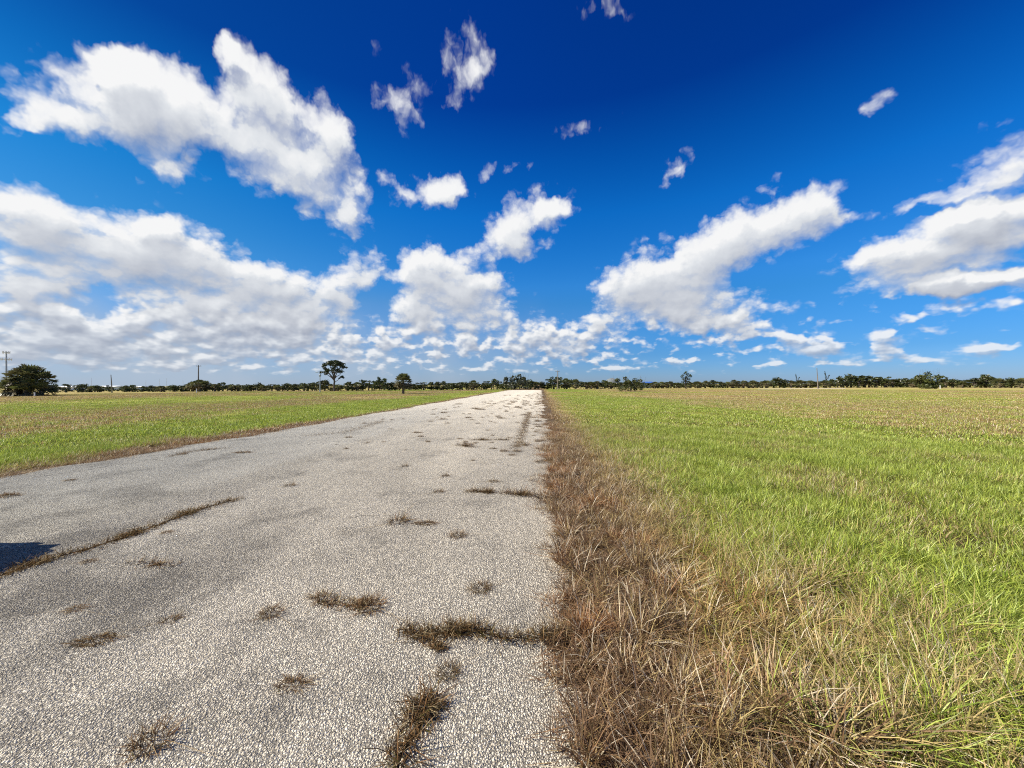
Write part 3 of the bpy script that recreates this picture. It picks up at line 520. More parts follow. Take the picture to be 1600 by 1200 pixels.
    (72.95, 148.16, 2.68, 3.67, 'palm', 0, 'fan palm in the back row between layered tree and leaning bare trees', 'trees along the edge of the fields'),
    (76.65, 152.48, 2.25, 3.78, 'palm', 3, 'fan palm in the back row between layered tree and leaning bare trees', 'trees along the edge of the fields'),
    (77.16, 149.84, 2.27, 3.99, 'palm', 1, 'fan palm in the back row between layered tree and leaning bare trees', 'trees along the edge of the fields'),
    (79.75, 151.8, 2.43, 4.08, 'round', 3, 'dark rounded tree in the back row between layered tree and leaning bare trees', 'trees along the edge of the fields'),
    (79.85, 148.85, 2.44, 4.54, 'palm', 1, 'fan palm in the back row between layered tree and leaning bare trees', 'trees along the edge of the fields'),
    (83.54, 152.26, 2.7, 4.78, 'palm', 3, 'fan palm in the back row between layered tree and leaning bare trees', 'trees along the edge of the fields'),
    (84.12, 149.9, 2.86, 4.7, 'palm', 0, 'fan palm in the back row between layered tree and leaning bare trees', 'trees along the edge of the fields'),
    (87.81, 152.65, 3.09, 4.59, 'palm', 0, 'fan palm in the back row between layered tree and leaning bare trees', 'trees along the edge of the fields'),
    (88.22, 149.68, 3.62, 4.45, 'palm', 3, 'fan palm in the back row between layered tree and leaning bare trees', 'trees along the edge of the fields'),
    (89.8, 148.74, 2.04, 4.11, 'palm', 0, 'fan palm in the back row between layered tree and leaning bare trees', 'trees along the edge of the fields'),
    (94.89, 153.72, 2.38, 4.03, 'round', 3, 'dark rounded tree in the back row between layered tree and leaning bare trees', 'trees along the edge of the fields'),
    (94.3, 149.65, 2.62, 5.17, 'palm', 1, 'fan palm in the back row between bare trees and dark spreading tree', 'trees along the edge of the fields'),
    (98.27, 153.41, 2.51, 3.66, 'palm', 3, 'fan palm in the back row between bare trees and dark spreading tree', 'trees along the edge of the fields'),
    (97.5, 149.69, 2.57, 5.09, 'palm', 3, 'fan palm in the back row between bare trees and dark spreading tree', 'trees along the edge of the fields'),
    (101.62, 152.61, 2.48, 4.51, 'round', 2, 'dark rounded tree in the back row between bare trees and dark spreading tree', 'trees along the edge of the fields'),
    (103.02, 151.35, 2.5, 3.88, 'round', 1, 'dark rounded tree in the back row between bare trees and dark spreading tree', 'trees along the edge of the fields'),
    (105.84, 152.75, 2.32, 3.88, 'palm', 2, 'fan palm in the back row between bare trees and dark spreading tree', 'trees along the edge of the fields'),
    (109.27, 154.39, 2.71, 5.18, 'palm', 0, 'fan palm in the back row between bare trees and dark spreading tree', 'trees along the edge of the fields'),
    (110.81, 153.88, 3.44, 4.07, 'round', 1, 'dark rounded tree in the back row between bare trees and dark spreading tree', 'trees along the edge of the fields'),
    (111.66, 152.31, 3.58, 4.36, 'palm', 2, 'fan palm in the back row between bare trees and dark spreading tree', 'trees along the edge of the fields'),
    (113.41, 151.81, 4.3, 4.74, 'palm', 0, 'fan palm in the back row between bare trees and dark spreading tree', 'trees along the edge of the fields'),
    (115.57, 152.7, 4.79, 4.2, 'palm', 0, 'fan palm in the back row between bare trees and dark spreading tree', 'trees along the edge of the fields'),
    (118.09, 153.35, 4.15, 4.75, 'round', 0, 'dark rounded tree in the back row between bare trees and dark spreading tree', 'trees along the edge of the fields'),
    (119.18, 151.87, 3.86, 4.73, 'palm', 0, 'fan palm in the back row between bare trees and dark spreading tree', 'trees along the edge of the fields'),
    (120.41, 151.02, 4.0, 4.89, 'palm', 3, 'fan palm in the back row between bare trees and dark spreading tree', 'trees along the edge of the fields'),
    (123.35, 151.93, 3.51, 5.05, 'palm', 3, 'fan palm in the back row between bare trees and dark spreading tree', 'trees along the edge of the fields'),
    (128.17, 155.25, 3.66, 3.96, 'round', 1, 'dark rounded tree in the back row between bare trees and dark spreading tree', 'trees along the edge of the fields'),
    (126.34, 151.06, 3.13, 3.84, 'palm', 0, 'fan palm in the back row between bare trees and dark spreading tree', 'trees along the edge of the fields'),
    (130.48, 154.15, 2.72, 4.81, 'round', 2, 'dark rounded tree in the back row between bare trees and dark spreading tree', 'trees along the edge of the fields'),
    (133.3, 155.17, 2.99, 4.27, 'round', 3, 'dark rounded tree in the back row between bare trees and dark spreading tree', 'trees along the edge of the fields'),
    (134.24, 154.35, 2.66, 3.81, 'palm', 2, 'fan palm in the back row between bare trees and dark spreading tree', 'trees along the edge of the fields'),
    (131.21, 148.59, 2.95, 3.88, 'palm', 2, 'fan palm in the back row between bare trees and dark spreading tree', 'trees along the edge of the fields'),
    (132.72, 148.37, 2.35, 3.89, 'palm', 2, 'fan palm in the back row between bare trees and dark spreading tree', 'trees along the edge of the fields'),
    (134.69, 148.88, 2.64, 4.56, 'palm', 3, 'fan palm in the back row between bare trees and dark spreading tree', 'trees along the edge of the fields'),
    (134.8, 147.39, 2.35, 3.7, 'round', 3, 'dark rounded tree in the back row between dark spreading tree and right picture edge', 'trees along the edge of the fields'),
    (135.97, 146.75, 2.81, 4.72, 'palm', 2, 'fan palm in the back row between dark spreading tree and right picture edge', 'trees along the edge of the fields'),
    (134.79, 143.92, 2.3, 4.19, 'palm', 3, 'fan palm in the back row between dark spreading tree and right picture edge', 'trees along the edge of the fields'),
    (135.69, 143.38, 2.36, 4.67, 'round', 1, 'dark rounded tree in the back row between dark spreading tree and right picture edge', 'trees along the edge of the fields'),
    (135.34, 141.21, 2.4, 4.22, 'palm', 1, 'fan palm in the back row between dark spreading tree and right picture edge', 'trees along the edge of the fields'),
    (137.4, 141.48, 2.67, 4.01, 'palm', 1, 'fan palm in the back row between dark spreading tree and right picture edge', 'trees along the edge of the fields'),
    (136.65, 138.69, 2.68, 4.49, 'palm', 2, 'fan palm in the back row between dark spreading tree and right picture edge', 'trees along the edge of the fields'),
    (137.43, 137.78, 2.48, 4.62, 'round', 3, 'dark rounded tree in the back row between dark spreading tree and right picture edge', 'trees along the edge of the fields'),
    (139.31, 137.97, 1.66, 3.37, 'palm', 1, 'fan palm in the back row between dark spreading tree and right picture edge', 'trees along the edge of the fields'),
    (141.15, 137.93, 2.4, 4.53, 'palm', 0, 'fan palm in the back row between dark spreading tree and right picture edge', 'trees along the edge of the fields'),
    (142.11, 137.28, 2.88, 4.3, 'palm', 3, 'fan palm in the back row between dark spreading tree and right picture edge', 'trees along the edge of the fields'),
    (138.97, 132.95, 3.27, 3.76, 'round', 1, 'dark rounded tree in the back row between dark spreading tree and right picture edge', 'trees along the edge of the fields'),
    (139.97, 132.3, 3.93, 4.35, 'palm', 0, 'fan palm in the back row between dark spreading tree and right picture edge', 'trees along the edge of the fields'),
    (144.96, 135.81, 3.74, 3.44, 'palm', 3, 'fan palm in the back row between dark spreading tree and right picture edge', 'trees along the edge of the fields'),
    (141.84, 131.51, 3.13, 4.2, 'palm', 1, 'fan palm in the back row between dark spreading tree and right picture edge', 'trees along the edge of the fields'),
    (145.56, 133.55, 2.53, 3.09, 'palm', 2, 'fan palm in the back row between dark spreading tree and right picture edge', 'trees along the edge of the fields'),
    (144.31, 131.11, 2.58, 3.62, 'palm', 1, 'fan palm in the back row between dark spreading tree and right picture edge', 'trees along the edge of the fields'),
    (146.33, 131.58, 2.79, 3.35, 'palm', 3, 'fan palm in the back row between dark spreading tree and right picture edge', 'trees along the edge of the fields'),
    (143.29, 127.7, 2.85, 3.69, 'round', 1, 'dark rounded tree in the back row between dark spreading tree and right picture edge', 'trees along the edge of the fields'),
    (145.06, 127.98, 2.69, 3.78, 'round', 2, 'dark rounded tree in the back row between dark spreading tree and right picture edge', 'trees along the edge of the fields'),
    (147.14, 128.71, 2.86, 3.29, 'round', 2, 'dark rounded tree in the back row between dark spreading tree and right picture edge', 'trees along the edge of the fields'),
    (146.19, 126.79, 2.88, 3.93, 'palm', 2, 'fan palm in the back row between dark spreading tree and right picture edge', 'trees along the edge of the fields'),
    (26.55, 141.79, 2.37, 4.18, 'round', 0, 'dark rounded tree in the back row between olive shrub and layered tree', 'trees along the edge of the fields'),
    (28.76, 142.55, 2.36, 4.19, 'round', 2, 'dark rounded tree in the back row between olive shrub and layered tree', 'trees along the edge of the fields'),
    (30.98, 143.31, 2.35, 4.21, 'round', 2, 'dark rounded tree in the back row between olive shrub and layered tree', 'trees along the edge of the fields'),
    (33.22, 144.08, 2.35, 4.23, 'round', 1, 'dark rounded tree in the back row between olive shrub and layered tree', 'trees along the edge of the fields'),
    (35.48, 144.86, 2.34, 4.25, 'round', 1, 'dark rounded tree in the back row between olive shrub and layered tree', 'trees along the edge of the fields'),
    (37.68, 145.33, 2.33, 4.26, 'round', 2, 'dark rounded tree in the back row between olive shrub and layered tree', 'trees along the edge of the fields'),
]

PINE = (-56.75, 101.85)

LONE_PALM = (-25.51, 69.73)

PALM_CLUMP = (-90.01, 61.14)

HEAP = (-94.54, 61.47)

LAYERED = (47.08, 128.99); LAYERED_S = 0.955

BUSH = (19.81, 88.38)

BIG_SHRUB = (-7.79, 119.56)

RIGHT_SHRUB = (105.74, 113.45)

SNAGS = [
    (98.6, 156.1, 0.83, 'leaning bare tree, the lower one left of the bare pole'),
    (109.68, 156.62, 0.99, 'leaning bare tree, the taller one right of the bare pole'),
]

UNDER = [
    (-131.21, 93.5, -114.87, 98.97, 1.0),
    (-114.87, 98.97, -99.62, 102.95, 1.0),
    (-99.62, 102.95, -96.3, 103.59, 1.9),
    (-96.3, 103.59, -74.17, 107.85, 1.9),
    (-74.17, 107.85, -53.64, 109.65, 1.9),
    (-53.64, 109.65, -40.09, 115.08, 1.9),
    (-40.09, 115.08, -25.37, 120.59, 1.9),
    (-25.37, 120.59, -9.43, 125.38, 1.9),
    (-9.43, 125.38, 5.32, 130.04, 2.1),
    (5.32, 130.04, 23.35, 136.39, 2.1),
    (23.35, 136.39, 39.93, 141.07, 2.1),
    (39.93, 141.07, 58.4, 142.92, 2.1),
    (58.4, 142.92, 76.78, 144.38, 2.1),
    (76.78, 144.38, 94.75, 145.18, 2.1),
    (94.75, 145.18, 110.36, 145.88, 2.1),
    (110.36, 145.88, 125.86, 146.57, 2.1),
    (125.86, 146.57, 130.81, 136.37, 2.1),
    (130.81, 136.37, 135.09, 127.67, 2.1),
    (135.09, 127.67, 142.98, 119.48, 2.1),
]

POLES = [
    (-235.58, 152.77, 17.28, 'tower', 'slim grey cell tower with two antenna rings behind the palm clump', 'tower'),
    (-106.75, 88.24, 4.43, 'bare', 'short leaning bare pole in front of the white buildings', 'pole'),
    (-97.68, 102.97, 7.57, 'utility', 'tall utility pole with crossarm rising from the left fan palms', 'utility pole'),
    (-52.69, 88.3, 4.56, 'lamp', 'thin pole with a lamp head just left of the pine', 'lamp post'),
    (5.32, 122.74, 6.0, 'utility', 'tall utility pole standing right of the road end', 'utility pole'),
    (80.43, 118.36, 6.06, 'bare', 'tall bare pole between the two leaning bare trees', 'pole'),
    (-349.52, 274.57, 8.52, 'mast', 'pale thin mast above the white buildings, leftmost of the masts', 'mast'),
    (-296.76, 278.53, 7.29, 'mast', 'pale thin mast second from the left behind the left trees', 'mast'),
    (-291.29, 278.94, 7.77, 'mast', 'pale thin mast third from the left behind the left trees', 'mast'),
    (-278.34, 279.92, 6.21, 'mast', 'pale thin mast nearest the tall utility pole', 'mast'),
    (-307.21, 277.75, 6.34, 'mast', 'short pale mast at the right end of the white buildings', 'mast'),
]

POSTS = [
    (-85.61, 58.96, 0.55, 'small white marker post before the palm clump'),
    (-82.97, 86.94, 0.9, 'white marker post at the foot of the tall left utility pole'),
    (100.34, 104.76, 0.9, 'white marker post right of the dark spreading tree'),
]

BUILDINGS = [
    (-205.65, 150.0, 2.2, 8.0, 1.35, 0.47, 16.2, 'roof_white', 'small white roofed building just right of the palm clump', 'wall_white'),
    (-199.77, 150.45, 4.7, 8.0, 1.32, 0.66, 15.9, 'roof_white', 'largest white building behind the left trees', 'wall_white'),
    (-183.61, 151.66, 5.8, 8.0, 1.25, 0.66, 15.1, 'roof_white', 'white building behind the short leaning pole', 'wall_white'),
    (-171.98, 152.53, 4.4, 8.0, 1.15, 0.55, 14.5, 'roof_white', 'white building furthest from the palm clump', 'wall_white'),
    (45.53, 168.89, 3.0, 8.0, 2.03, 0.63, -4.5, 'roof_blue', 'blue building behind the palms right of the olive shrub', 'wall_blue'),
]

MOUND = (165.46, 914.98, 19.47, 15.56)

SAND = [(60.08, 112.01), (87.39, 117.81), (93.03, 124.92), (65.48, 121.39)]

CAR = (-6.98, 1.05, 0.03); CAR_RZ = 0.0

# ------------------------------------------------------------------ sky
SUN_AZ, SUN_EL = -100.0, 42.0          # degrees; azimuth 0 is along the road, positive to the right

class NT:
    """small helper for wiring nodes"""
    def __init__(s, tree): s.t = tree
    def n(s, kind, **kw):
        nd = s.t.nodes.new(kind)
        for k, v in kw.items(): setattr(nd, k, v)
        return nd
    def link(s, a, b): s.t.links.new(a, b)
    def put(s, sock, v):
        if hasattr(v, 'is_linked') or isinstance(v, bpy.types.NodeSocket): s.t.links.new(v, sock)
        else: sock.default_value = v
    def m(s, op, a, b=None, c=None, clamp=False):
        nd = s.n('ShaderNodeMath', operation=op, use_clamp=clamp)
        for i, v in enumerate((a, b, c)):
            if v is not None: s.put(nd.inputs[i], v)
        return nd.outputs[0]
    def vm(s, op, a, b=None, c=None, scale=None):
        nd = s.n('ShaderNodeVectorMath', operation=op)
        for i, v in enumerate((a, b, c)):
            if v is not None: s.put(nd.inputs[i], v)
        if scale is not None: s.put(nd.inputs['Scale'], scale)
        return nd.outputs[0]
    def comb(s, x, y, z):
        nd = s.n('ShaderNodeCombineXYZ')
        for i, v in enumerate((x, y, z)): s.put(nd.inputs[i], v)
        return nd.outputs[0]
    def noise(s, vec, scale, detail=2.0, rough=0.5, dist=0.0, dims='3D', out=0):
        nd = s.n('ShaderNodeTexNoise', noise_dimensions=dims)
        if vec is not None: s.link(vec, nd.inputs['Vector'])
        s.put(nd.inputs['Scale'], scale); s.put(nd.inputs['Detail'], detail)
        s.put(nd.inputs['Roughness'], rough); s.put(nd.inputs['Distortion'], dist)
        return nd.outputs[out]
    def rng(s, v, a, b, c=0.0, d=1.0, kind='SMOOTHSTEP'):
        nd = s.n('ShaderNodeMapRange', interpolation_type=kind)
        for i, x in enumerate((v, a, b, c, d)): s.put(nd.inputs[i], x)
        return nd.outputs[0]
    def mix(s, f, a, b, blend='MIX'):
        nd = s.n('ShaderNodeMix', data_type='RGBA', blend_type=blend)
        s.put(nd.inputs[0], f); s.put(nd.inputs[6], a); s.put(nd.inputs[7], b)
        return nd.outputs[2]
    def ramp(s, v, stops, interp='LINEAR'):
        nd = s.n('ShaderNodeValToRGB'); cr = nd.color_ramp; cr.interpolation = interp
        while len(cr.elements) < len(stops): cr.elements.new(0.5)
        for e, (p, c) in zip(cr.elements, stops):
            e.position = p; e.color = c if len(c) == 4 else (*c, 1)
        s.put(nd.inputs[0], v)
        return nd.outputs[0]

def cloud_field_group():
    """density of the cumulus field for a sky direction given as azimuth and elevation (radians)"""
    g = bpy.data.node_groups.new('cloud_field', 'ShaderNodeTree')
    g.interface.new_socket('AzEl', in_out='INPUT', socket_type='NodeSocketVector')
    g.interface.new_socket('Density', in_out='OUTPUT', socket_type='NodeSocketFloat')
    g.interface.new_socket('Bulk', in_out='OUTPUT', socket_type='NodeSocketFloat')
    k = NT(g)
    gi = k.n('NodeGroupInput'); go = k.n('NodeGroupOutput')
    p0 = gi.outputs[0]
    # wind-torn outlines: two scales of warp
    w1 = k.vm('MULTIPLY', k.vm('SUBTRACT', k.noise(p0, 7.0, 2.0, 0.55, dims='2D', out=1), (0.5, 0.5, 0.5)), (0.045, 0.04, 0))
    w2 = k.vm('MULTIPLY', k.vm('SUBTRACT', k.noise(p0, 28.0, 3.0, 0.6, dims='2D', out=1), (0.5, 0.5, 0.5)), (0.036, 0.030, 0))
    p = k.vm('ADD', k.vm('ADD', p0, w1), w2)
    ps = k.n('ShaderNodeSeparateXYZ'); k.link(p, ps.inputs[0])
    X, Y = ps.outputs[0], ps.outputs[1]
    lin = k.comb(X, Y, 1.0); quad = k.comb(k.m('MULTIPLY', X, X), k.m('MULTIPLY', X, Y), k.m('MULTIPLY', Y, Y))
    acc = 0.0
    for (az, el, rx, ry, rot, w) in CLOUDS:          # each a tilted soft ellipse, written as a quadratic form
        c, s_ = math.cos(R(rot)), math.sin(R(rot)); ia, ib = 1 / R(rx) ** 2, 1 / R(ry) ** 2; x0, y0 = R(az), R(el)
        A, B, C = c * c * ia + s_ * s_ * ib, 2 * c * s_ * (ia - ib), s_ * s_ * ia + c * c * ib
        t1 = k.n('ShaderNodeVectorMath', operation='DOT_PRODUCT'); k.link(quad, t1.inputs[0]); t1.inputs[1].default_value = (-A, -B, -C)
        t2 = k.n('ShaderNodeVectorMath', operation='DOT_PRODUCT'); k.link(lin, t2.inputs[0])
        t2.inputs[1].default_value = (2 * A * x0 + B * y0, 2 * C * y0 + B * x0, 1 - (A * x0 * x0 + B * x0 * y0 + C * y0 * y0))
        u = k.m('ADD', t1.outputs['Value'], t2.outputs['Value'], clamp=True)
        acc = k.m('MULTIPLY_ADD', k.m('MULTIPLY', u, float(w)), u, acc)
    sep = k.n('ShaderNodeSeparateXYZ'); k.link(p0, sep.inputs[0])
    az, el = sep.outputs[0], sep.outputs[1]
    # the rest of the sky, beyond the clouds placed by hand: scattered fields of the same kind
    aa = k.m('ABSOLUTE', az)
    far = k.m('MAXIMUM', k.rng(aa, R(62), R(80)), k.rng(el, R(48), R(62)))
    inv = k.m('DIVIDE', 1.0, k.m('ADD', el, 0.22))
    q = k.comb(k.m('MULTIPLY', az, 1.0), k.m('MULTIPLY', k.m('LOGARITHM', k.m('ADD', k.m('MAXIMUM', el, 0.0), 0.08), 2.718), 0.45), 0)
    gen = k.m('MULTIPLY', k.m('MULTIPLY', k.m('SUBTRACT', k.noise(q, 3.2, 1.0, 0.5, dims='2D'), 0.47), 5.0, clamp=True), far)
    # rows of small far cumulus just above the horizon, thicker to the left
    low = k.m('MULTIPLY', k.rng(el, R(0.4), R(2.5)), k.rng(el, R(12), R(6)))
    rows = k.noise(k.comb(k.m('MULTIPLY', az, 24.0), k.m('MULTIPLY', k.m('LOGARITHM', k.m('ADD', k.m('MAXIMUM', el, 0.0), 0.07), 2.718), 6.5), 0), 1.0, 2.5, 0.5, dims='2D')
    cov = k.rng(az, R(-45), R(35), 0.35, 0.47, 'LINEAR')
    lowf = k.m('MULTIPLY', k.m('MULTIPLY', k.m('SUBTRACT', rows, cov), 3.4, clamp=True), low)
    s0 = k.m('ADD', k.m('ADD', acc, gen), lowf)
    s = k.m('DIVIDE', s0, k.m('ADD', 1.0, k.m('MULTIPLY', k.m('MAXIMUM', s0, 0.0), 0.12)))
    # turbulence that gets finer toward the horizon
    lel = k.m('MULTIPLY', k.m('LOGARITHM', k.m('ADD', k.m('MAXIMUM', el, 0.0), 0.28), 2.718), 0.80)
    qn = k.comb(az, lel, 0.0)
    n1 = k.noise(k.vm('ADD', qn, k.vm('SCALE', w2, scale=0.6)), 8.0, 7.0, 0.54, 0.0, dims='2D')
    vo = k.n('ShaderNodeTexVoronoi', voronoi_dimensions='2D', feature='SMOOTH_F1')
    vo.inputs['Scale'].default_value = 20.0; vo.inputs['Detail'].default_value = 3.0; vo.inputs['Roughness'].default_value = 0.5; vo.inputs['Smoothness'].default_value = 0.35
    k.link(k.vm('ADD', qn, k.vm('SCALE', w2, scale=0.7)), vo.inputs['Vector'])
    n = k.m('ADD', k.m('MULTIPLY', k.m('SUBTRACT', n1, 0.5), 0.95), k.m('MULTIPLY', k.m('SUBTRACT', 0.51, vo.outputs['Distance']), 0.95))
    amp = k.m('MINIMUM', k.m('MULTIPLY', k.m('MAXIMUM', s, 0.0), 2.6), 1.0)
    amp = k.m('MULTIPLY', amp, k.rng(s, 0.45, 1.15, 1.0, 0.45))
    d = k.m('ADD', k.m('SUBTRACT', s, 0.20), k.m('MULTIPLY', n, amp))
    k.link(d, go.inputs[0]); k.link(s, go.inputs[1])
    return g

def build_world():
    w = bpy.data.worlds.new('World'); w.cycles.sampling_method = 'NONE'; bpy.context.scene.world = w; w.use_nodes = True
    t = w.node_tree; t.nodes.clear(); k = NT(t)
    tc = k.n('ShaderNodeTexCoord')
    sep = k.n('ShaderNodeSeparateXYZ'); k.link(tc.outputs['Generated'], sep.inputs[0])
    az = k.m('ARCTAN2', sep.outputs[0], sep.outputs[1]); el = k.m('ARCSINE', sep.outputs[2])
    ae = k.comb(az, el, 0.0)
    sky = k.n('ShaderNodeTexSky', sky_type='NISHITA')
    sky.sun_disc = False; sky.sun_elevation = R(SUN_EL); sky.sun_rotation = R(SUN_AZ % 360)
    sky.altitude = 0.0; sky.air_density = SKY_AIR; sky.dust_density = SKY_DUST; sky.ozone_density = SKY_OZONE
    hs = k.n('ShaderNodeHueSaturation'); hs.inputs['Hue'].default_value = SKY_HUE; hs.inputs['Saturation'].default_value = SKY_SAT; hs.inputs['Value'].default_value = 1.0
    k.link(sky.outputs[0], hs.inputs['Color'])
    grade = k.ramp(k.m('DIVIDE', el, R(60), clamp=True), SKY_GRADE)
    bg = k.n('ShaderNodeBackground'); bg.inputs['Strength'].default_value = 0.0597
    sunward = k.mix(k.m('MULTIPLY', k.rng(az, R(0), R(-55)), k.rng(el, R(4), R(18), 0.1, 1.0)), (1, 1, 1, 1), (1.5, 0.95, 0.76, 1))
    clear = k.mix(1.0, k.mix(1.0, hs.outputs[0], grade, 'MULTIPLY'), sunward, 'MULTIPLY')
    # thin milky layer low on the sunward side
    veil = k.m('MULTIPLY', k.m('MULTIPLY', k.rng(az, R(22), R(-38)), k.rng(el, R(15), R(2.5))), k.rng(k.noise(ae, 6.0, 3.0, .55, dims='2D'), .3, .65, .55, .9))
    k.link(k.mix(veil, clear, (4.3, 5.2, 6.4, 1)), bg.inputs['Color'])
    grp = cloud_field_group()
    g1 = k.n('ShaderNodeGroup', node_tree=grp); g2 = k.n('ShaderNodeGroup', node_tree=grp)
    k.link(ae, g1.inputs[0])
    # second look a little way toward the sun: what stands between this point and the light
    sc = k.rng(el, R(2), R(25), 0.25, 1.0, 'LINEAR')
    k.link(k.vm('ADD', ae, k.vm('SCALE', (-0.016, 0.036, 0.0), scale=sc)), g2.inputs[0])
    d, d2 = g1.outputs[0], g2.outputs[0]
    lit = k.m('SUBTRACT', k.m('MAXIMUM', d, 0.0), k.m('MAXIMUM', d2, -0.2))
    # crisp on the side that faces the sun, frayed below
    alpha = k.m('POWER', k.rng(d, -0.06, k.m('SUBTRACT', 1.22, k.m('MULTIPLY', k.rng(lit, -0.15, 0.25), k.rng(g1.outputs[1], 0.45, 1.0, 0.1, 0.40)))), 0.85)
    bulk = k.m('SUBTRACT', g1.outputs[1], g2.outputs[1])
    thick = k.rng(g2.outputs[1], 0.45, 1.5)
    leftish = k.rng(az, R(-15), R(-50))
    lowish = k.rng(el, R(24), R(6))
    dark = k.m('ADD', 0.055, k.m('ADD', k.m('MULTIPLY', leftish, 0.03), k.m('MULTIPLY', lowish, 0.14)))
    shade = k.m('ADD', k.m('ADD', k.m('MULTIPLY', lit, 0.16), k.m('MULTIPLY', bulk, 0.17)), k.m('SUBTRACT', 0.87, k.m('MULTIPLY', thick, dark)))
    shade = k.m('MAXIMUM', shade, k.rng(g1.outputs[1], 0.75, 0.3, 0.0, 0.90))
    shade = k.m('MINIMUM', k.m('MAXIMUM', shade, 0.0), 1.0)
    ccol = k.ramp(shade, [(0.0, (0.30, 0.33, 0.42)), (0.5, (0.42, 0.455, 0.54)), (0.72, (0.62, 0.655, 0.72)), (0.88, (0.80, 0.83, 0.87)), (1.0, (0.97, 0.975, 0.98))])
    # distance pales the clouds near the horizon toward the sky's own colour
    hz = k.rng(el, R(0.0), R(8), 0.62, 1.0, 'LINEAR')
    cb = k.n('ShaderNodeBackground'); cb.inputs['Strength'].default_value = CLOUD_STR
    k.link(ccol, cb.inputs['Color'])
    mx = k.n('ShaderNodeMixShader')
    k.link(k.m('MULTIPLY', alpha, hz), mx.inputs[0]); k.link(bg.outputs[0], mx.inputs[1]); k.link(cb.outputs[0], mx.inputs[2])
    out = k.n('ShaderNodeOutputWorld'); k.link(mx.outputs[0], out.inputs['Surface'])
    return w

# ------------------------------------------------------------------ camera, sun, colour management
from mathutils import Matrix, Vector
def build_camera():
    cd = bpy.data.cameras.new('camera'); cam = bpy.data.objects.new('camera', cd)
    scene.collection.objects.link(cam); scene.camera = cam
    cd.sensor_width = 36.0; cd.lens = 601.0 / 1600.0 * 36.0; cd.clip_start = 0.05; cd.clip_end = 20000.0
    m = Matrix.Rotation(R(4.3), 4, 'Z') @ Matrix.Rotation(R(90.1), 4, 'X') @ Matrix.Rotation(R(-0.25), 4, 'Z')
    cam.matrix_world = Matrix.Translation((0, 0, 1.6)) @ m
def build_sun():
    ld = bpy.data.lights.new('sun', 'SUN'); ld.energy = 4.7; ld.angle = R(0.5); ld.color = (1.0, 0.93, 0.80)
    o = bpy.data.objects.new('sun', ld); scene.collection.objects.link(o)
    d = Vector((math.sin(R(SUN_AZ)) * math.cos(R(SUN_EL)), math.cos(R(SUN_AZ)) * math.cos(R(SUN_EL)), math.sin(R(SUN_EL))))
    o.rotation_euler = (-d).to_track_quat('-Z', 'Y').to_euler(); o.location = (-30, -10, 40)
def settings():
    vs = scene.view_settings; vs.view_transform = 'Standard'; vs.look = 'None'; vs.exposure = 0.75; vs.gamma = 1.0; vs.use_curve_mapping = False
    c = scene.cycles; c.use_denoising = False; c.filter_width = 1.1; c.max_bounces = 5; c.diffuse_bounces = 3; c.transmission_bounces = 4; c.transparent_max_bounces = 8

# ------------------------------------------------------------------ mesh helpers
rng = np.random.default_rng(7)
random.seed(7)

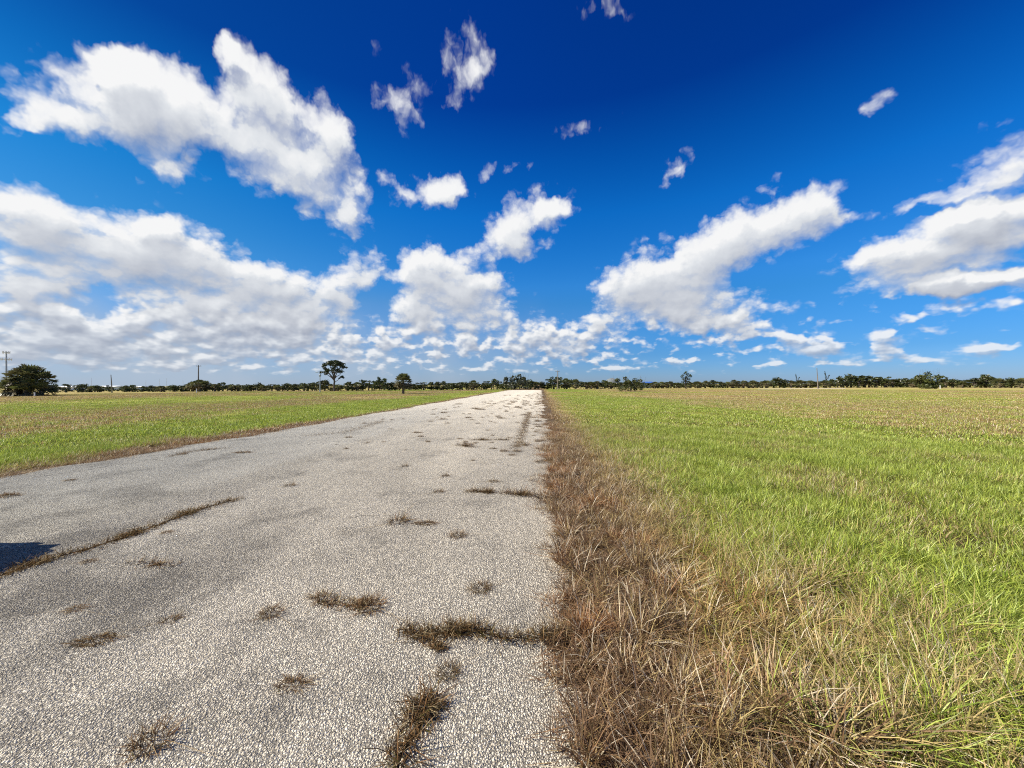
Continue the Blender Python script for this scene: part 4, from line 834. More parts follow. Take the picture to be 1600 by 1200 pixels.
class MB:
    """collects shapes and links them as ONE mesh object"""
    def __init__(s): s.v = []; s.f = []; s.a = []; s.mi = []; s.cur = 0
    def add(s, verts, faces, attr=0.5):
        o = len(s.v); s.v += [tuple(float(q) for q in p) for p in verts]
        s.f += [tuple(i + o for i in f) for f in faces]; s.mi += [s.cur] * len(faces)
        s.a += list(attr) if hasattr(attr, '__len__') else [attr] * len(verts)
        return s
    def box(s, cx, cy, cz, sx, sy, sz, bev=0.0, rz=0.0):
        b = min(bev, sx * .45, sy * .45, sz * .45); hx, hy, hz = sx / 2, sy / 2, sz / 2; pts = []
        if b <= 0: rings = [(-hz, 0), (hz, 0)]
        else: rings = [(-hz, b), (-hz + b, 0), (hz - b, 0), (hz, b)]
        prof = lambda ins: [(hx - b, hy - ins), (hx - ins, hy - b), (hx - ins, -hy + b), (hx - b, -hy + ins), (-hx + b, -hy + ins), (-hx + ins, -hy + b), (-hx + ins, hy - b), (-hx + b, hy - ins)] if b > 0 else [(hx, hy), (hx, -hy), (-hx, -hy), (-hx, hy)]
        c, q = math.cos(rz), math.sin(rz); n = None
        for z, ins in rings:
            p = prof(ins); n = len(p)
            pts += [(cx + x * c - y * q, cy + x * q + y * c, cz + z) for x, y in p]
        m = len(rings); fs = [tuple(range(n)), tuple(range((m - 1) * n, m * n))[::-1]]
        for k in range(m - 1):
            for i in range(n): j = (i + 1) % n; fs.append((k * n + i, (k + 1) * n + i, (k + 1) * n + j, k * n + j))
        return s.add(pts, fs)
    def tube(s, path, radii, seg=8, attr=0.5):
        path = [Vector(p) for p in path]; pts = []; fs = []
        for i, p in enumerate(path):
            d = (path[min(i + 1, len(path) - 1)] - path[max(i - 1, 0)]).normalized()
            u = d.orthogonal().normalized(); 
            ref = Vector((1, 0, 0)) if abs(d.x) < .9 else Vector((0, 1, 0))
            u = (ref - d * ref.dot(d)).normalized(); w = d.cross(u)
            r = radii[i] if hasattr(radii, '__len__') else radii
            for k in range(seg):
                a = 2 * math.pi * k / seg; pts.append(p + (u * math.cos(a) + w * math.sin(a)) * r)
        for i in range(len(path) - 1):
            for k in range(seg):
                j = (k + 1) % seg; fs.append((i * seg + k, i * seg + j, (i + 1) * seg + j, (i + 1) * seg + k))
        fs.append(tuple(range(seg))[::-1]); fs.append(tuple(range((len(path) - 1) * seg, len(path) * seg)))
        return s.add(pts, fs, attr)
    def build(s, name, mats, parent=None, smooth=False, loc=None):
        me = bpy.data.meshes.new(name); me.from_pydata(s.v, [], s.f)
        if not isinstance(mats, (list, tuple)): mats = [mats]
        for m in mats: me.materials.append(m)
        if len(mats) > 1: me.polygons.foreach_set('material_index', s.mi)
        at = me.attributes.new('rnd', 'FLOAT', 'POINT'); at.data.foreach_set('value', s.a)
        if smooth: me.polygons.foreach_set('use_smooth', [True] * len(me.polygons))
        me.update()
        o = bpy.data.objects.new(name, me); scene.collection.objects.link(o)
        if parent: o.parent = parent
        if loc: o.location = loc
        return o

def tag(o, label=None, cat=None, group=None, kind=None):
    if label: o['label'] = label
    if cat: o['category'] = cat
    if group: o['group'] = group
    if kind: o['kind'] = kind
    return o
def empty(name, loc=(0, 0, 0), rz=0.0):
    o = bpy.data.objects.new(name, None); scene.collection.objects.link(o); o.location = loc; o.rotation_euler = (0, 0, rz); o.empty_display_size = 0.3
    return o
def copy_tree(o, parent=None):
    c = o.copy(); scene.collection.objects.link(c)
    if parent: c.parent = parent
    for ch in o.children: copy_tree(ch, c)
    return c

# ------------------------------------------------------------------ materials
def material(name):
    m = bpy.data.materials.new(name); m.use_nodes = True; m.node_tree.nodes.clear()
    return m, NT(m.node_tree)
def finish(k, color, rough=0.8, bump=None, spec=0.3, metal=0.0, disp=None):
    p = k.n('ShaderNodeBsdfPrincipled'); k.put(p.inputs['Base Color'], color); k.put(p.inputs['Roughness'], rough)
    k.put(p.inputs['Specular IOR Level'], spec); k.put(p.inputs['Metallic'], metal)
    if bump is not None: k.link(bump, p.inputs['Normal'])
    out = k.n('ShaderNodeOutputMaterial'); k.link(p.outputs[0], out.inputs['Surface'])
    if disp is not None: k.link(disp, out.inputs['Displacement'])
    return p
def bump(k, h, strength=0.5, dist=0.01):
    b = k.n('ShaderNodeBump'); b.inputs['Strength'].default_value = strength; b.inputs['Distance'].default_value = dist; k.link(h, b.inputs['Height'])
    return b.outputs[0]
def pos(k): return k.n('ShaderNodeNewGeometry').outputs['Position']
def attr(k, name): return k.n('ShaderNodeAttribute', attribute_name=name).outputs['Fac']
def rgb(*c): return (*c, 1.0)

def simple_mat(name, col, rough=0.7, var=0.15, scale=3.0, spec=0.3, metal=0.0):
    m, k = material(name)
    n = k.noise(pos(k), scale, 4.0, 0.6)
    f = k.rng(n, 0.3, 0.7, 1 - var, 1 + var, 'LINEAR')
    c = k.vm('SCALE', col, scale=f)
    finish(k, c, rough, None, spec, metal)
    return m

# how the field is striped, walking away from the road: (x, greenness, straw instead of brown)
STRIPES = [(-70, .42, .62), (-56, .52, .6), (-46, .80, .6), (-34, .74, .6), (-29, .46, .6), (-24, .38, .5), (-19, .46, .6), (-16.6, .84, .5), (-14.5, .99, .5), (-10.6, .99, .6), (-10.0, .80, .8), (-9.65, .15, .3), (-9.3, 0, .1),
           (0, 0, .10), (0.6, .03, .30), (1.0, .14, .55), (1.4, .38, .80), (2.0, .64, .95), (3.1, .82, .80), (10.5, .84, .8), (13, .50, .80), (20, .42, .75), (42, .52, .85), (70, .46, .80)]
def zone_group():
    g = bpy.data.node_groups.new('field_zones', 'ShaderNodeTree')
    for nm in ('Green', 'Straw', 'Patch'): g.interface.new_socket(nm, in_out='OUTPUT', socket_type='NodeSocketFloat')
    k = NT(g); go = k.n('NodeGroupOutput')
    p = pos(k); sp = k.n('ShaderNodeSeparateXYZ'); k.link(p, sp.inputs[0]); x, y = sp.outputs[0], sp.outputs[1]
    ax = k.m('ABSOLUTE', x)
    flat = k.vm('MULTIPLY', p, (1, 1, 0)); lng = k.vm('MULTIPLY', p, (1, .35, 0))
    w1 = k.m('MULTIPLY', k.m('SUBTRACT', k.noise(lng, 0.16, 2.0, .5), .5), k.rng(ax, 2, 16, .6, 9.0, 'LINEAR'))
    w2 = k.m('MULTIPLY', k.m('SUBTRACT', k.noise(flat, 1.3, 3.0, .55), .5), k.rng(ax, .2, 3.0, .5, 1.5, 'LINEAR'))
    xx = k.m('ADD', k.m('ADD', x, w1), w2)
    r = k.ramp(k.m('DIVIDE', k.m('ADD', xx, 70.0), 140.0, clamp=True), [((a + 70) / 140.0, (b, c, 0)) for a, b, c in STRIPES])
    rs = k.n('ShaderNodeSeparateColor'); k.link(r, rs.inputs[0])
    # mottling, and the far field gone mostly to straw
    patch = k.noise(flat, 0.55, 4.0, .6); big = k.noise(k.vm('MULTIPLY', p, (.5, 1, 0)), 0.075, 3.0, .55)
    far = k.rng(y, 24, 60)
    gr = k.m('ADD', rs.outputs[0], k.m('MULTIPLY', k.m('SUBTRACT', patch, .5), k.m('MULTIPLY', 1.7, k.rng(ax, .3, 3.0, 0.15, 1.0, 'LINEAR'))))
    gr = k.m('ADD', gr, k.m('MULTIPLY', far, k.m('ADD', -0.10, k.m('MULTIPLY', k.m('SUBTRACT', big, .5), 3.0))))
    st = k.m('ADD', rs.outputs[1], k.m('MULTIPLY', k.m('SUBTRACT', k.noise(flat, 1.9, 3.0, .55), .5), 1.0))
    st = k.m('ADD', st, k.m('MULTIPLY', far, k.m('MULTIPLY', k.m('SUBTRACT', k.noise(lng, .11, 3.0, .5), .5), 1.2)))
    k.link(k.m('MINIMUM', k.m('MAXIMUM', gr, 0.0), 1.0), go.inputs[0]); k.link(k.m('MINIMUM', k.m('MAXIMUM', st, 0.0), 1.0), go.inputs[1]); k.link(patch, go.inputs[2])
    return g

BROWN, STRAW, GREEN, LIME = rgb(.265, .16, .085), rgb(.50, .38, .16), rgb(.19, .30, .04), rgb(.50, .55, .08)
def grass_material(zg):
    """one blade: green or dead by where it stands and by chance, translucent"""
    m, k = material('grass_blades')
    z = k.n('ShaderNodeGroup', node_tree=zg); rn = attr(k, 'rnd'); rn2 = k.m('FRACT', k.m('MULTIPLY', rn, 17.31)); rn3 = k.m('FRACT', k.m('MULTIPLY', rn, 53.7))
    h = attr(k, 'hgt')
    isg = k.rng(k.m('ADD', z.outputs[0], k.m('MULTIPLY', k.m('SUBTRACT', rn, .5), .75)), .44, .60)
    iss = k.rng(k.m('ADD', z.outputs[1], k.m('MULTIPLY', k.m('SUBTRACT', rn2, .5), .95)), .30, .75)
    rust = k.rng(k.noise(pos(k), 1.1, 3.0, .6), .48, .66)
    dead = k.mix(iss, k.mix(k.m('MULTIPLY', rust, .7), BROWN, rgb(.42, .19, .07)), k.mix(k.m('MULTIPLY', rust, .3), STRAW, rgb(.55, .33, .12)))
    live = k.mix(k.m('ADD', k.m('MULTIPLY', rn2, .75), k.m('MULTIPLY', z.outputs[1], .2)), GREEN, LIME)
    live = k.mix(k.rng(h, .75, 1.0, 0, .35), live, STRAW)
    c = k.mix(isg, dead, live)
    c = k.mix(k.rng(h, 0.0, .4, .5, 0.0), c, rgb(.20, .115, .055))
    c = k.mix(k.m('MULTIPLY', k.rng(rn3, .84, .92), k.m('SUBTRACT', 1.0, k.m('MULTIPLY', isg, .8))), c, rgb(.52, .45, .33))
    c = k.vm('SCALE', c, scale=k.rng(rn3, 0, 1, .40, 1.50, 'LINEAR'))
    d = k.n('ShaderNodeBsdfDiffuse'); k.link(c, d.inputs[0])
    t = k.n('ShaderNodeBsdfTranslucent'); k.link(c, t.inputs[0])
    gl = k.n('ShaderNodeBsdfGlossy'); gl.inputs['Roughness'].default_value = .45; gl.inputs[0].default_value = rgb(.9, .9, .85)
    mx = k.n('ShaderNodeMixShader'); mx.inputs[0].default_value = .35; k.link(d.outputs[0], mx.inputs[1]); k.link(t.outputs[0], mx.inputs[2])
    m2 = k.n('ShaderNodeMixShader'); m2.inputs[0].default_value = .03; k.link(mx.outputs[0], m2.inputs[1]); k.link(gl.outputs[0], m2.inputs[2])
    out = k.n('ShaderNodeOutputMaterial'); k.link(m2.outputs[0], out.inputs[0])
    return m

def ground_material(zg):
    m, k = material('field_soil')
    z = k.n('ShaderNodeGroup', node_tree=zg); p = pos(k)
    n = k.noise(p, 9.0, 6.0, .7); nf = k.noise(p, 60.0, 3.0, .6)
    dist = k.vm('LENGTH', p); lenN = k.n('ShaderNodeVectorMath', operation='LENGTH'); k.link(p, lenN.inputs[0])
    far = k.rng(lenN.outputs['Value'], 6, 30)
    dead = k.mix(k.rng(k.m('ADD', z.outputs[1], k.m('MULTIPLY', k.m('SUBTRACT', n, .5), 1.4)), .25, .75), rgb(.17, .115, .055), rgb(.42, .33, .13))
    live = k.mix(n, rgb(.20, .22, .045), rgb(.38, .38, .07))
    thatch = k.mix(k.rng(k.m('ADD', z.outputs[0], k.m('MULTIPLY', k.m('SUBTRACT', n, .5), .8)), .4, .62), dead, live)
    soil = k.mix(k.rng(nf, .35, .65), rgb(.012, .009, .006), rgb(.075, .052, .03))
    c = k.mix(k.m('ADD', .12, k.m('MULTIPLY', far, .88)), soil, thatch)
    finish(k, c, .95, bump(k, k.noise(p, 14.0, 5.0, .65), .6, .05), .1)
    return m

def road_material():
    """worn chip seal: pale stones of two sizes standing in dark binder that doubles as painted shadow between them, washed and stained in patches, broken at the edges"""
    m, k = material('chip_seal')
    p = pos(k); sp = k.n('ShaderNodeSeparateXYZ'); k.link(p, sp.inputs[0]); x, y = sp.outputs[0], sp.outputs[1]
    flat = k.vm('MULTIPLY', p, (1, 1, 0))
    pw = k.vm('ADD', flat, k.vm('SCALE', k.vm('SUBTRACT', k.noise(flat, 70.0, 2.0, .6, out=1), (.5, .5, .5)), scale=.011))
    def vor(scale, shift):
        v = k.n('ShaderNodeTexVoronoi', voronoi_dimensions='2D', feature='F1'); v.inputs['Scale'].default_value = scale; v.inputs['Randomness'].default_value = 1.0
        k.link(k.vm('ADD', pw, (shift, shift * .7, 0)), v.inputs['Vector']); c = k.n('ShaderNodeSeparateColor'); k.link(v.outputs['Color'], c.inputs[0]); return v.outputs['Distance'], c.outputs
    d1, c1 = vor(84.0, 0.0); d2, c2 = vor(150.0, 3.3)
    h1 = k.m('SUBTRACT', 1.0, k.m('DIVIDE', d1, k.m('MULTIPLY_ADD', c1[1], .42, .30)))
    h2 = k.m('MULTIPLY', k.m('SUBTRACT', 1.0, k.m('DIVIDE', d2, k.m('MULTIPLY_ADD', c2[1], .45, .25))), .55)
    top = k.m('GREATER_THAN', h1, h2); h = k.m('MAXIMUM', h1, h2)
    pick = k.mix(top, c2[0], c1[0])
    wear = k.noise(k.vm('MULTIPLY', p, (1, .45, 0)), 0.75, 5.0, .62); big = k.noise(k.vm('MULTIPLY', p, (1, .3, 0)), .22, 3.0, .5)
    stone = k.ramp(pick, [(0, (.22, .205, .18)), (.10, (.38, .355, .31)), (.40, (.52, .49, .43)), (.8, (.58, .55, .49)), (1, (.66, .635, .58))])
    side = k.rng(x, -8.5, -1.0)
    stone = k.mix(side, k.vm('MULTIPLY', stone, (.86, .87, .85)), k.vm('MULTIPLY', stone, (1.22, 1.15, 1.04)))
    cover = k.m('ADD', k.m('MULTIPLY', k.m('SUBTRACT', wear, .5), .40), .05)
    gap = k.rng(k.m('ADD', h, cover), .0, .16)
    bind_shade = k.mix(wear, rgb(.15, .14, .125), rgb(.32, .295, .255))  # binder colour, its dark tone also standing in for shadow between stones
    st = k.noise(k.vm('ADD', k.vm('MULTIPLY', p, (1, .8, 0)), (3.1, 7.7, 0)), 0.95, 6.0, .62)
    stain = k.rng(k.m('ADD', st, k.m('MULTIPLY', k.rng(x, -.7, -3.0, 0.0, .11), k.rng(y, 6.5, 3.0))), .52, .72)
    c = k.mix(gap, bind_shade, stone)
    c = k.mix(k.m('MULTIPLY', stain, .62), c, k.vm('MULTIPLY', c, (.36, .36, .37)))
    c = k.vm('SCALE', c, scale=k.rng(wear, .25, .75, .86, 1.12, 'LINEAR'))
    far_pale = k.rng(k.m('ADD', k.m('ADD', y, k.m('MULTIPLY', x, .6)), k.m('MULTIPLY', k.m('SUBTRACT', big, .5), 16.0)), 1.0, 30.0, 0.0, 0.78)  # cream tone that grows along the road and toward the right
    c = k.mix(far_pale, c, k.mix(k.noise(k.vm('MULTIPLY', p, (2, .4, 0)), 1.6, 5.0, .65), rgb(.62, .56, .45), rgb(.76, .69, .56)))
    # hairline cracks, and two paler tracks where wheels have run
    cv = k.n('ShaderNodeTexVoronoi', voronoi_dimensions='2D', feature='DISTANCE_TO_EDGE'); cv.inputs['Scale'].default_value = .33
    k.link(k.vm('ADD', k.vm('MULTIPLY', flat, (1, .8, 0)), k.vm('SCALE', k.vm('SUBTRACT', k.noise(flat, 2.2, 5.0, .65, out=1), (.5, .5, .5)), scale=.55)), cv.inputs['Vector'])
    crk = k.m('MULTIPLY', k.rng(cv.outputs['Distance'], .0085, .002), k.rng(k.noise(flat, .5, 3.0, .6), .52, .60))
    c = k.mix(k.m('MULTIPLY', crk, .55), c, rgb(.05, .042, .035))
    trk = k.m('ADD', k.rng(k.m('ABSOLUTE', k.m('ADD', x, 2.1)), .7, .1), k.rng(k.m('ABSOLUTE', k.m('ADD', x, 4.2)), .7, .1))
    c = k.vm('SCALE', c, scale=k.m('ADD', .97, k.m('MULTIPLY', trk, k.m('MULTIPLY', wear, .16))))
    # broken edge: stones give way to soil and litter
    e = attr(k, 'edge'); en = k.m('ADD', e, k.m('ADD', k.m('MULTIPLY', k.m('SUBTRACT', k.noise(flat, 9.0, 4.0, .65), .5), .36), k.m('MULTIPLY', k.m('SUBTRACT', pick, .5), .10)))
    keep = k.rng(en, -.01, .03)
    lit = k.mix(k.rng(k.noise(flat, 70.0, 4.0, .7), .35, .65), rgb(.02, .014, .009), rgb(.17, .115, .065))
    c = k.mix(keep, lit, c)
    hh = k.m('MULTIPLY', k.m('POWER', k.m('MAXIMUM', h, 0.0), .55), keep)
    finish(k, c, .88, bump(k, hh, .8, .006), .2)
    dn = k.n('ShaderNodeDisplacement'); dn.inputs['Midlevel'].default_value = 0.0; dn.inputs['Scale'].default_value = .0050; k.link(hh, dn.inputs['Height'])
    out = [n for n in m.node_tree.nodes if n.bl_idname == 'ShaderNodeOutputMaterial'][0]; k.link(dn.outputs[0], out.inputs['Displacement'])
    m.displacement_method = 'BOTH'
    return m

def foliage_material(name, dark, light, transl=.25):
    m, k = material(name)
    rn = attr(k, 'rnd'); oi = k.n('ShaderNodeObjectInfo')
    c = k.mix(rn, dark, light)
    c = k.vm('SCALE', c, scale=k.rng(oi.outputs['Random'], 0, 1, .75, 1.25, 'LINEAR'))
    d = k.n('ShaderNodeBsdfDiffuse'); k.link(c, d.inputs[0]); t = k.n('ShaderNodeBsdfTranslucent'); k.link(c, t.inputs[0])
    mx = k.n('ShaderNodeMixShader'); mx.inputs[0].default_value = transl; k.link(d.outputs[0], mx.inputs[1]); k.link(t.outputs[0], mx.inputs[2])
    gl = k.n('ShaderNodeBsdfGlossy'); gl.inputs['Roughness'].default_value = .4
    m2 = k.n('ShaderNodeMixShader'); m2.inputs[0].default_value = .04; k.link(mx.outputs[0], m2.inputs[1]); k.link(gl.outputs[0], m2.inputs[2])
    out = k.n('ShaderNodeOutputMaterial'); k.link(m2.outputs[0], out.inputs[0])
    return m

def weed_material():
    m, k = material('weed_blades')
    rn = attr(k, 'rnd'); h = attr(k, 'hgt'); oi = k.n('ShaderNodeObjectInfo'); r0 = oi.outputs['Random']
    base = k.ramp(rn, [(0, (.055, .036, .022)), (.22, (.14, .085, .045)), (.42, (.21, .12, .055)), (.62, (.30, .16, .07)), (.76, (.11, .10, .03)), (.81, (.42, .31, .17)), (.92, (.58, .47, .29))], 'CONSTANT')
    base = k.mix(k.m('MULTIPLY', k.rng(r0, .7, 1.0), .3), base, rgb(.11, .085, .035))
    c = k.mix(k.rng(h, 0, .6, .8, 0.0), base, rgb(.045, .030, .018))
    d = k.n('ShaderNodeBsdfDiffuse'); k.link(c, d.inputs[0]); t = k.n('ShaderNodeBsdfTranslucent'); k.link(c, t.inputs[0])
    mx = k.n('ShaderNodeMixShader'); mx.inputs[0].default_value = .3; k.link(d.outputs[0], mx.inputs[1]); k.link(t.outputs[0], mx.inputs[2])
    out = k.n('ShaderNodeOutputMaterial'); k.link(mx.outputs[0], out.inputs[0])
    return m

# ------------------------------------------------------------------ ground, road
def road_right(y): return 0.17 + .09 * math.sin(y * 1.9) + .07 * math.sin(y * 4.3 + 1) + .10 * math.sin(y * .43 + 2) * min(1, y / 12) + .03 * math.sin(y * 9.7 + 2) + .02 * math.sin(y * 23.0) + (.05 if y < 4 else .0)
def road_left(y): return -9.35 + .12 * math.sin(y * .55 + .4) + .10 * math.sin(y * 1.7) + .06 * math.sin(y * 4.9 + 2)

def grid_sheet(name, rows, cols, fn, mat):
    v = [fn(i / (rows - 1), j / (cols - 1)) for i in range(rows) for j in range(cols)]
    f = [(i * cols + j, i * cols + j + 1, (i + 1) * cols + j + 1, (i + 1) * cols + j) for i in range(rows - 1) for j in range(cols - 1)]
    return MB().add(v, f).build(name, mat, smooth=True)

def build_ground(M):
    v = [(0, 0, 0)]; f = []; n = 72; rad = [5, 15, 40, 100, 250, 600, 1500, 4000, 9000]
    for r in rad:
        for k in range(n): a = 2 * math.pi * k / n; v.append((r * math.cos(a), r * math.sin(a), 0))
    for k in range(n): f.append((0, 1 + k, 1 + (k + 1) % n))
    for i in range(len(rad) - 1):
        for k in range(n):
            a, b = 1 + i * n + k, 1 + i * n + (k + 1) % n; f.append((a, a + n, b + n, b))
    tag(MB().add(v, f).build('ground', M['soil']), 'flat sandy field soil under the grass', 'ground', kind='structure')
    ys = np.concatenate([np.arange(-12, 1.2, .3), np.arange(1.2, 4.6, .0055)]); y = 4.6; tail = []
    while y < 112: tail.append(y); y += .0055 + .012 * (y - 4.6)
    ys = np.concatenate([ys, tail, [112.0]]); xs = np.concatenate([np.linspace(-9.9, -5.2, 48)[:-1], np.arange(-5.2, .62, .0055)])
    X, Y = np.meshgrid(xs, ys); er = np.array([road_right(v) for v in ys])[:, None] - X; el = X - np.array([road_left(v) for v in ys])[:, None]
    E = np.minimum(er, el); Z = .004 + .022 * np.clip(E / .5, 0, 1) ** .6; n, c = X.shape
    me = bpy.data.meshes.new('road'); me.vertices.add(n * c); me.vertices.foreach_set('co', np.stack([X, Y, Z], -1).astype(np.float32).reshape(-1))
    i = (np.arange(n - 1)[:, None] * c + np.arange(c - 1)[None]).reshape(-1); q = np.stack([i, i + 1, i + c + 1, i + c], 1).astype(np.int32)
    me.loops.add(len(q) * 4); me.loops.foreach_set('vertex_index', q.reshape(-1)); me.polygons.add(len(q))
    me.polygons.foreach_set('loop_start', np.arange(0, len(q) * 4, 4, dtype=np.int32)); me.polygons.foreach_set('use_smooth', np.ones(len(q), bool)); me.update(calc_edges=True)
    me.attributes.new('edge', 'FLOAT', 'POINT').data.foreach_set('value', E.astype(np.float32).reshape(-1)); me.materials.append(M['road'])
    o = bpy.data.objects.new('road', me); scene.collection.objects.link(o)
    tag(o, 'old pale chip seal road running straight to the tree line', 'road', kind='structure')
    sx = SAND
    f = MB().add([(*p, .03) for p in sx], [tuple(range(len(sx)))]).build('sand_path', M['sand'])
    tag(f, 'strip of bare pale sand before the palms across the right field', 'path', kind='structure')

# ------------------------------------------------------------------ grass
def blade_set(r, n, spread, lmin, lmax, width, lean, curl, flat=False):
    """n blades in one patch: verts (n,7,3), and per blade random numbers"""
    th = r.uniform(0, 2 * np.pi, n); rad = spread * np.sqrt(r.uniform(0, 1, n))
    base = np.stack([rad * np.cos(th), rad * np.sin(th), np.zeros(n)], 1)
    if flat == 'line': base[:, 1] *= .12
    az = th + r.normal(0, 1.1, n); L = r.uniform(lmin, lmax, n); le = np.abs(r.normal(lean, lean * .5, n)); cu = np.abs(r.normal(curl, curl * .6, n))
    d = np.stack([np.cos(az), np.sin(az), np.zeros(n)], 1); tw = az + np.pi / 2 + r.normal(0, .7, n)
    sd = np.stack([np.cos(tw), np.sin(tw), np.zeros(n)], 1); up = np.array([0, 0, 1.0])
    out = np.zeros((n, 7, 3)); hg = np.zeros((n, 7))
    for q, (t, w) in enumerate([(0, 1), (.36, .95), (.70, .7), (1.0, 0)]):
        hor = np.sin(le) * t + cu * t * t * .75; ver = np.cos(le) * t - cu * t * t * .55
        c = base + d * (hor * L)[:, None] + up * np.maximum(ver * L, .004 + .01 * t)[:, None]
        if q < 3:
            out[:, 2 * q] = c - sd * (width * w / 2); out[:, 2 * q + 1] = c + sd * (width * w / 2); hg[:, 2 * q] = hg[:, 2 * q + 1] = t
        else: out[:, 6] = c; hg[:, 6] = 1
    return out, hg, r.uniform(0, 1, n)
def blades_mesh(name, sets, mat, extra=None):
    V = np.concatenate([s[0].reshape(-1, 3) for s in sets]); Hh = np.concatenate([s[1].reshape(-1) for s in sets]); Rn = np.concatenate([np.repeat(s[2], 7) for s in sets])
    n = len(V) // 7; f = []
    for i in range(n): o = i * 7; f += [(o, o + 1, o + 3, o + 2), (o + 2, o + 3, o + 5, o + 4), (o + 4, o + 5, o + 6)]
    vl = V.tolist()
    if extra: o = len(vl); vl += extra[0]; f += [tuple(i + o for i in q) for q in extra[1]]; Hh = np.concatenate([Hh, np.zeros(len(extra[0]))]); Rn = np.concatenate([Rn, np.full(len(extra[0]), .3)])
    me = bpy.data.meshes.new(name); me.from_pydata(vl, [], f); me.materials.append(mat)
    a = me.attributes.new('rnd', 'FLOAT', 'POINT'); a.data.foreach_set('value', Rn.astype(np.float32))
    a = me.attributes.new('hgt', 'FLOAT', 'POINT'); a.data.foreach_set('value', Hh.astype(np.float32))
    me.polygons.foreach_set('use_smooth', [True] * len(me.polygons)); me.update()
    return me

def scatter(name, pts, rot, scl, idx, protos, mat):
    """one object that sets patches of blades on the given points"""
    col = bpy.data.collections.new(name + '_patches')
    for i, me in enumerate(protos):
        o = bpy.data.objects.new('patch_%02d' % i, me); col.objects.link(o)
    me = bpy.data.meshes.new(name); n = len(pts); me.vertices.add(n); me.vertices.foreach_set('co', np.asarray(pts, np.float32).reshape(-1))
    a = me.attributes.new('rot', 'FLOAT_VECTOR', 'POINT'); a.data.foreach_set('vector', np.asarray(rot, np.float32).reshape(-1))
    a = me.attributes.new('scl', 'FLOAT_VECTOR', 'POINT'); a.data.foreach_set('vector', np.asarray(scl, np.float32).reshape(-1))
    a = me.attributes.new('pick', 'INT', 'POINT'); a.data.foreach_set('value', np.asarray(idx, np.int32))
    me.materials.append(mat)
    ob = bpy.data.objects.new(name, me); scene.collection.objects.link(ob)
    g = bpy.data.node_groups.new(name + '_scatter', 'GeometryNodeTree')
    g.interface.new_socket('Geometry', in_out='INPUT', socket_type='NodeSocketGeometry'); g.interface.new_socket('Geometry', in_out='OUTPUT', socket_type='NodeSocketGeometry')
    nd = g.nodes; gi = nd.new('NodeGroupInput'); go = nd.new('NodeGroupOutput'); ip = nd.new('GeometryNodeInstanceOnPoints'); ci = nd.new('GeometryNodeCollectionInfo')
    ci.inputs['Collection'].default_value = col; ci.inputs['Separate Children'].default_value = True; ci.inputs['Reset Children'].default_value = True
    def na(nm, ty):
        q = nd.new('GeometryNodeInputNamedAttribute'); q.data_type = ty; q.inputs['Name'].default_value = nm
        return [s for s in q.outputs if s.enabled and s.name == 'Attribute'][0]
    L = g.links.new
    L(gi.outputs[0], ip.inputs['Points']); L(ci.outputs[0], ip.inputs['Instance']); ip.inputs['Pick Instance'].default_value = True
    L(na('pick', 'INT'), ip.inputs['Instance Index'])
    e2r = nd.new('FunctionNodeEulerToRotation'); L(na('rot', 'FLOAT_VECTOR'), e2r.inputs[0]); L(e2r.outputs[0], ip.inputs['Rotation'])
    L(na('scl', 'FLOAT_VECTOR'), ip.inputs['Scale']); L(ip.outputs[0], go.inputs[0])
    md = ob.modifiers.new('scatter', 'NODES'); md.node_group = g
    return ob

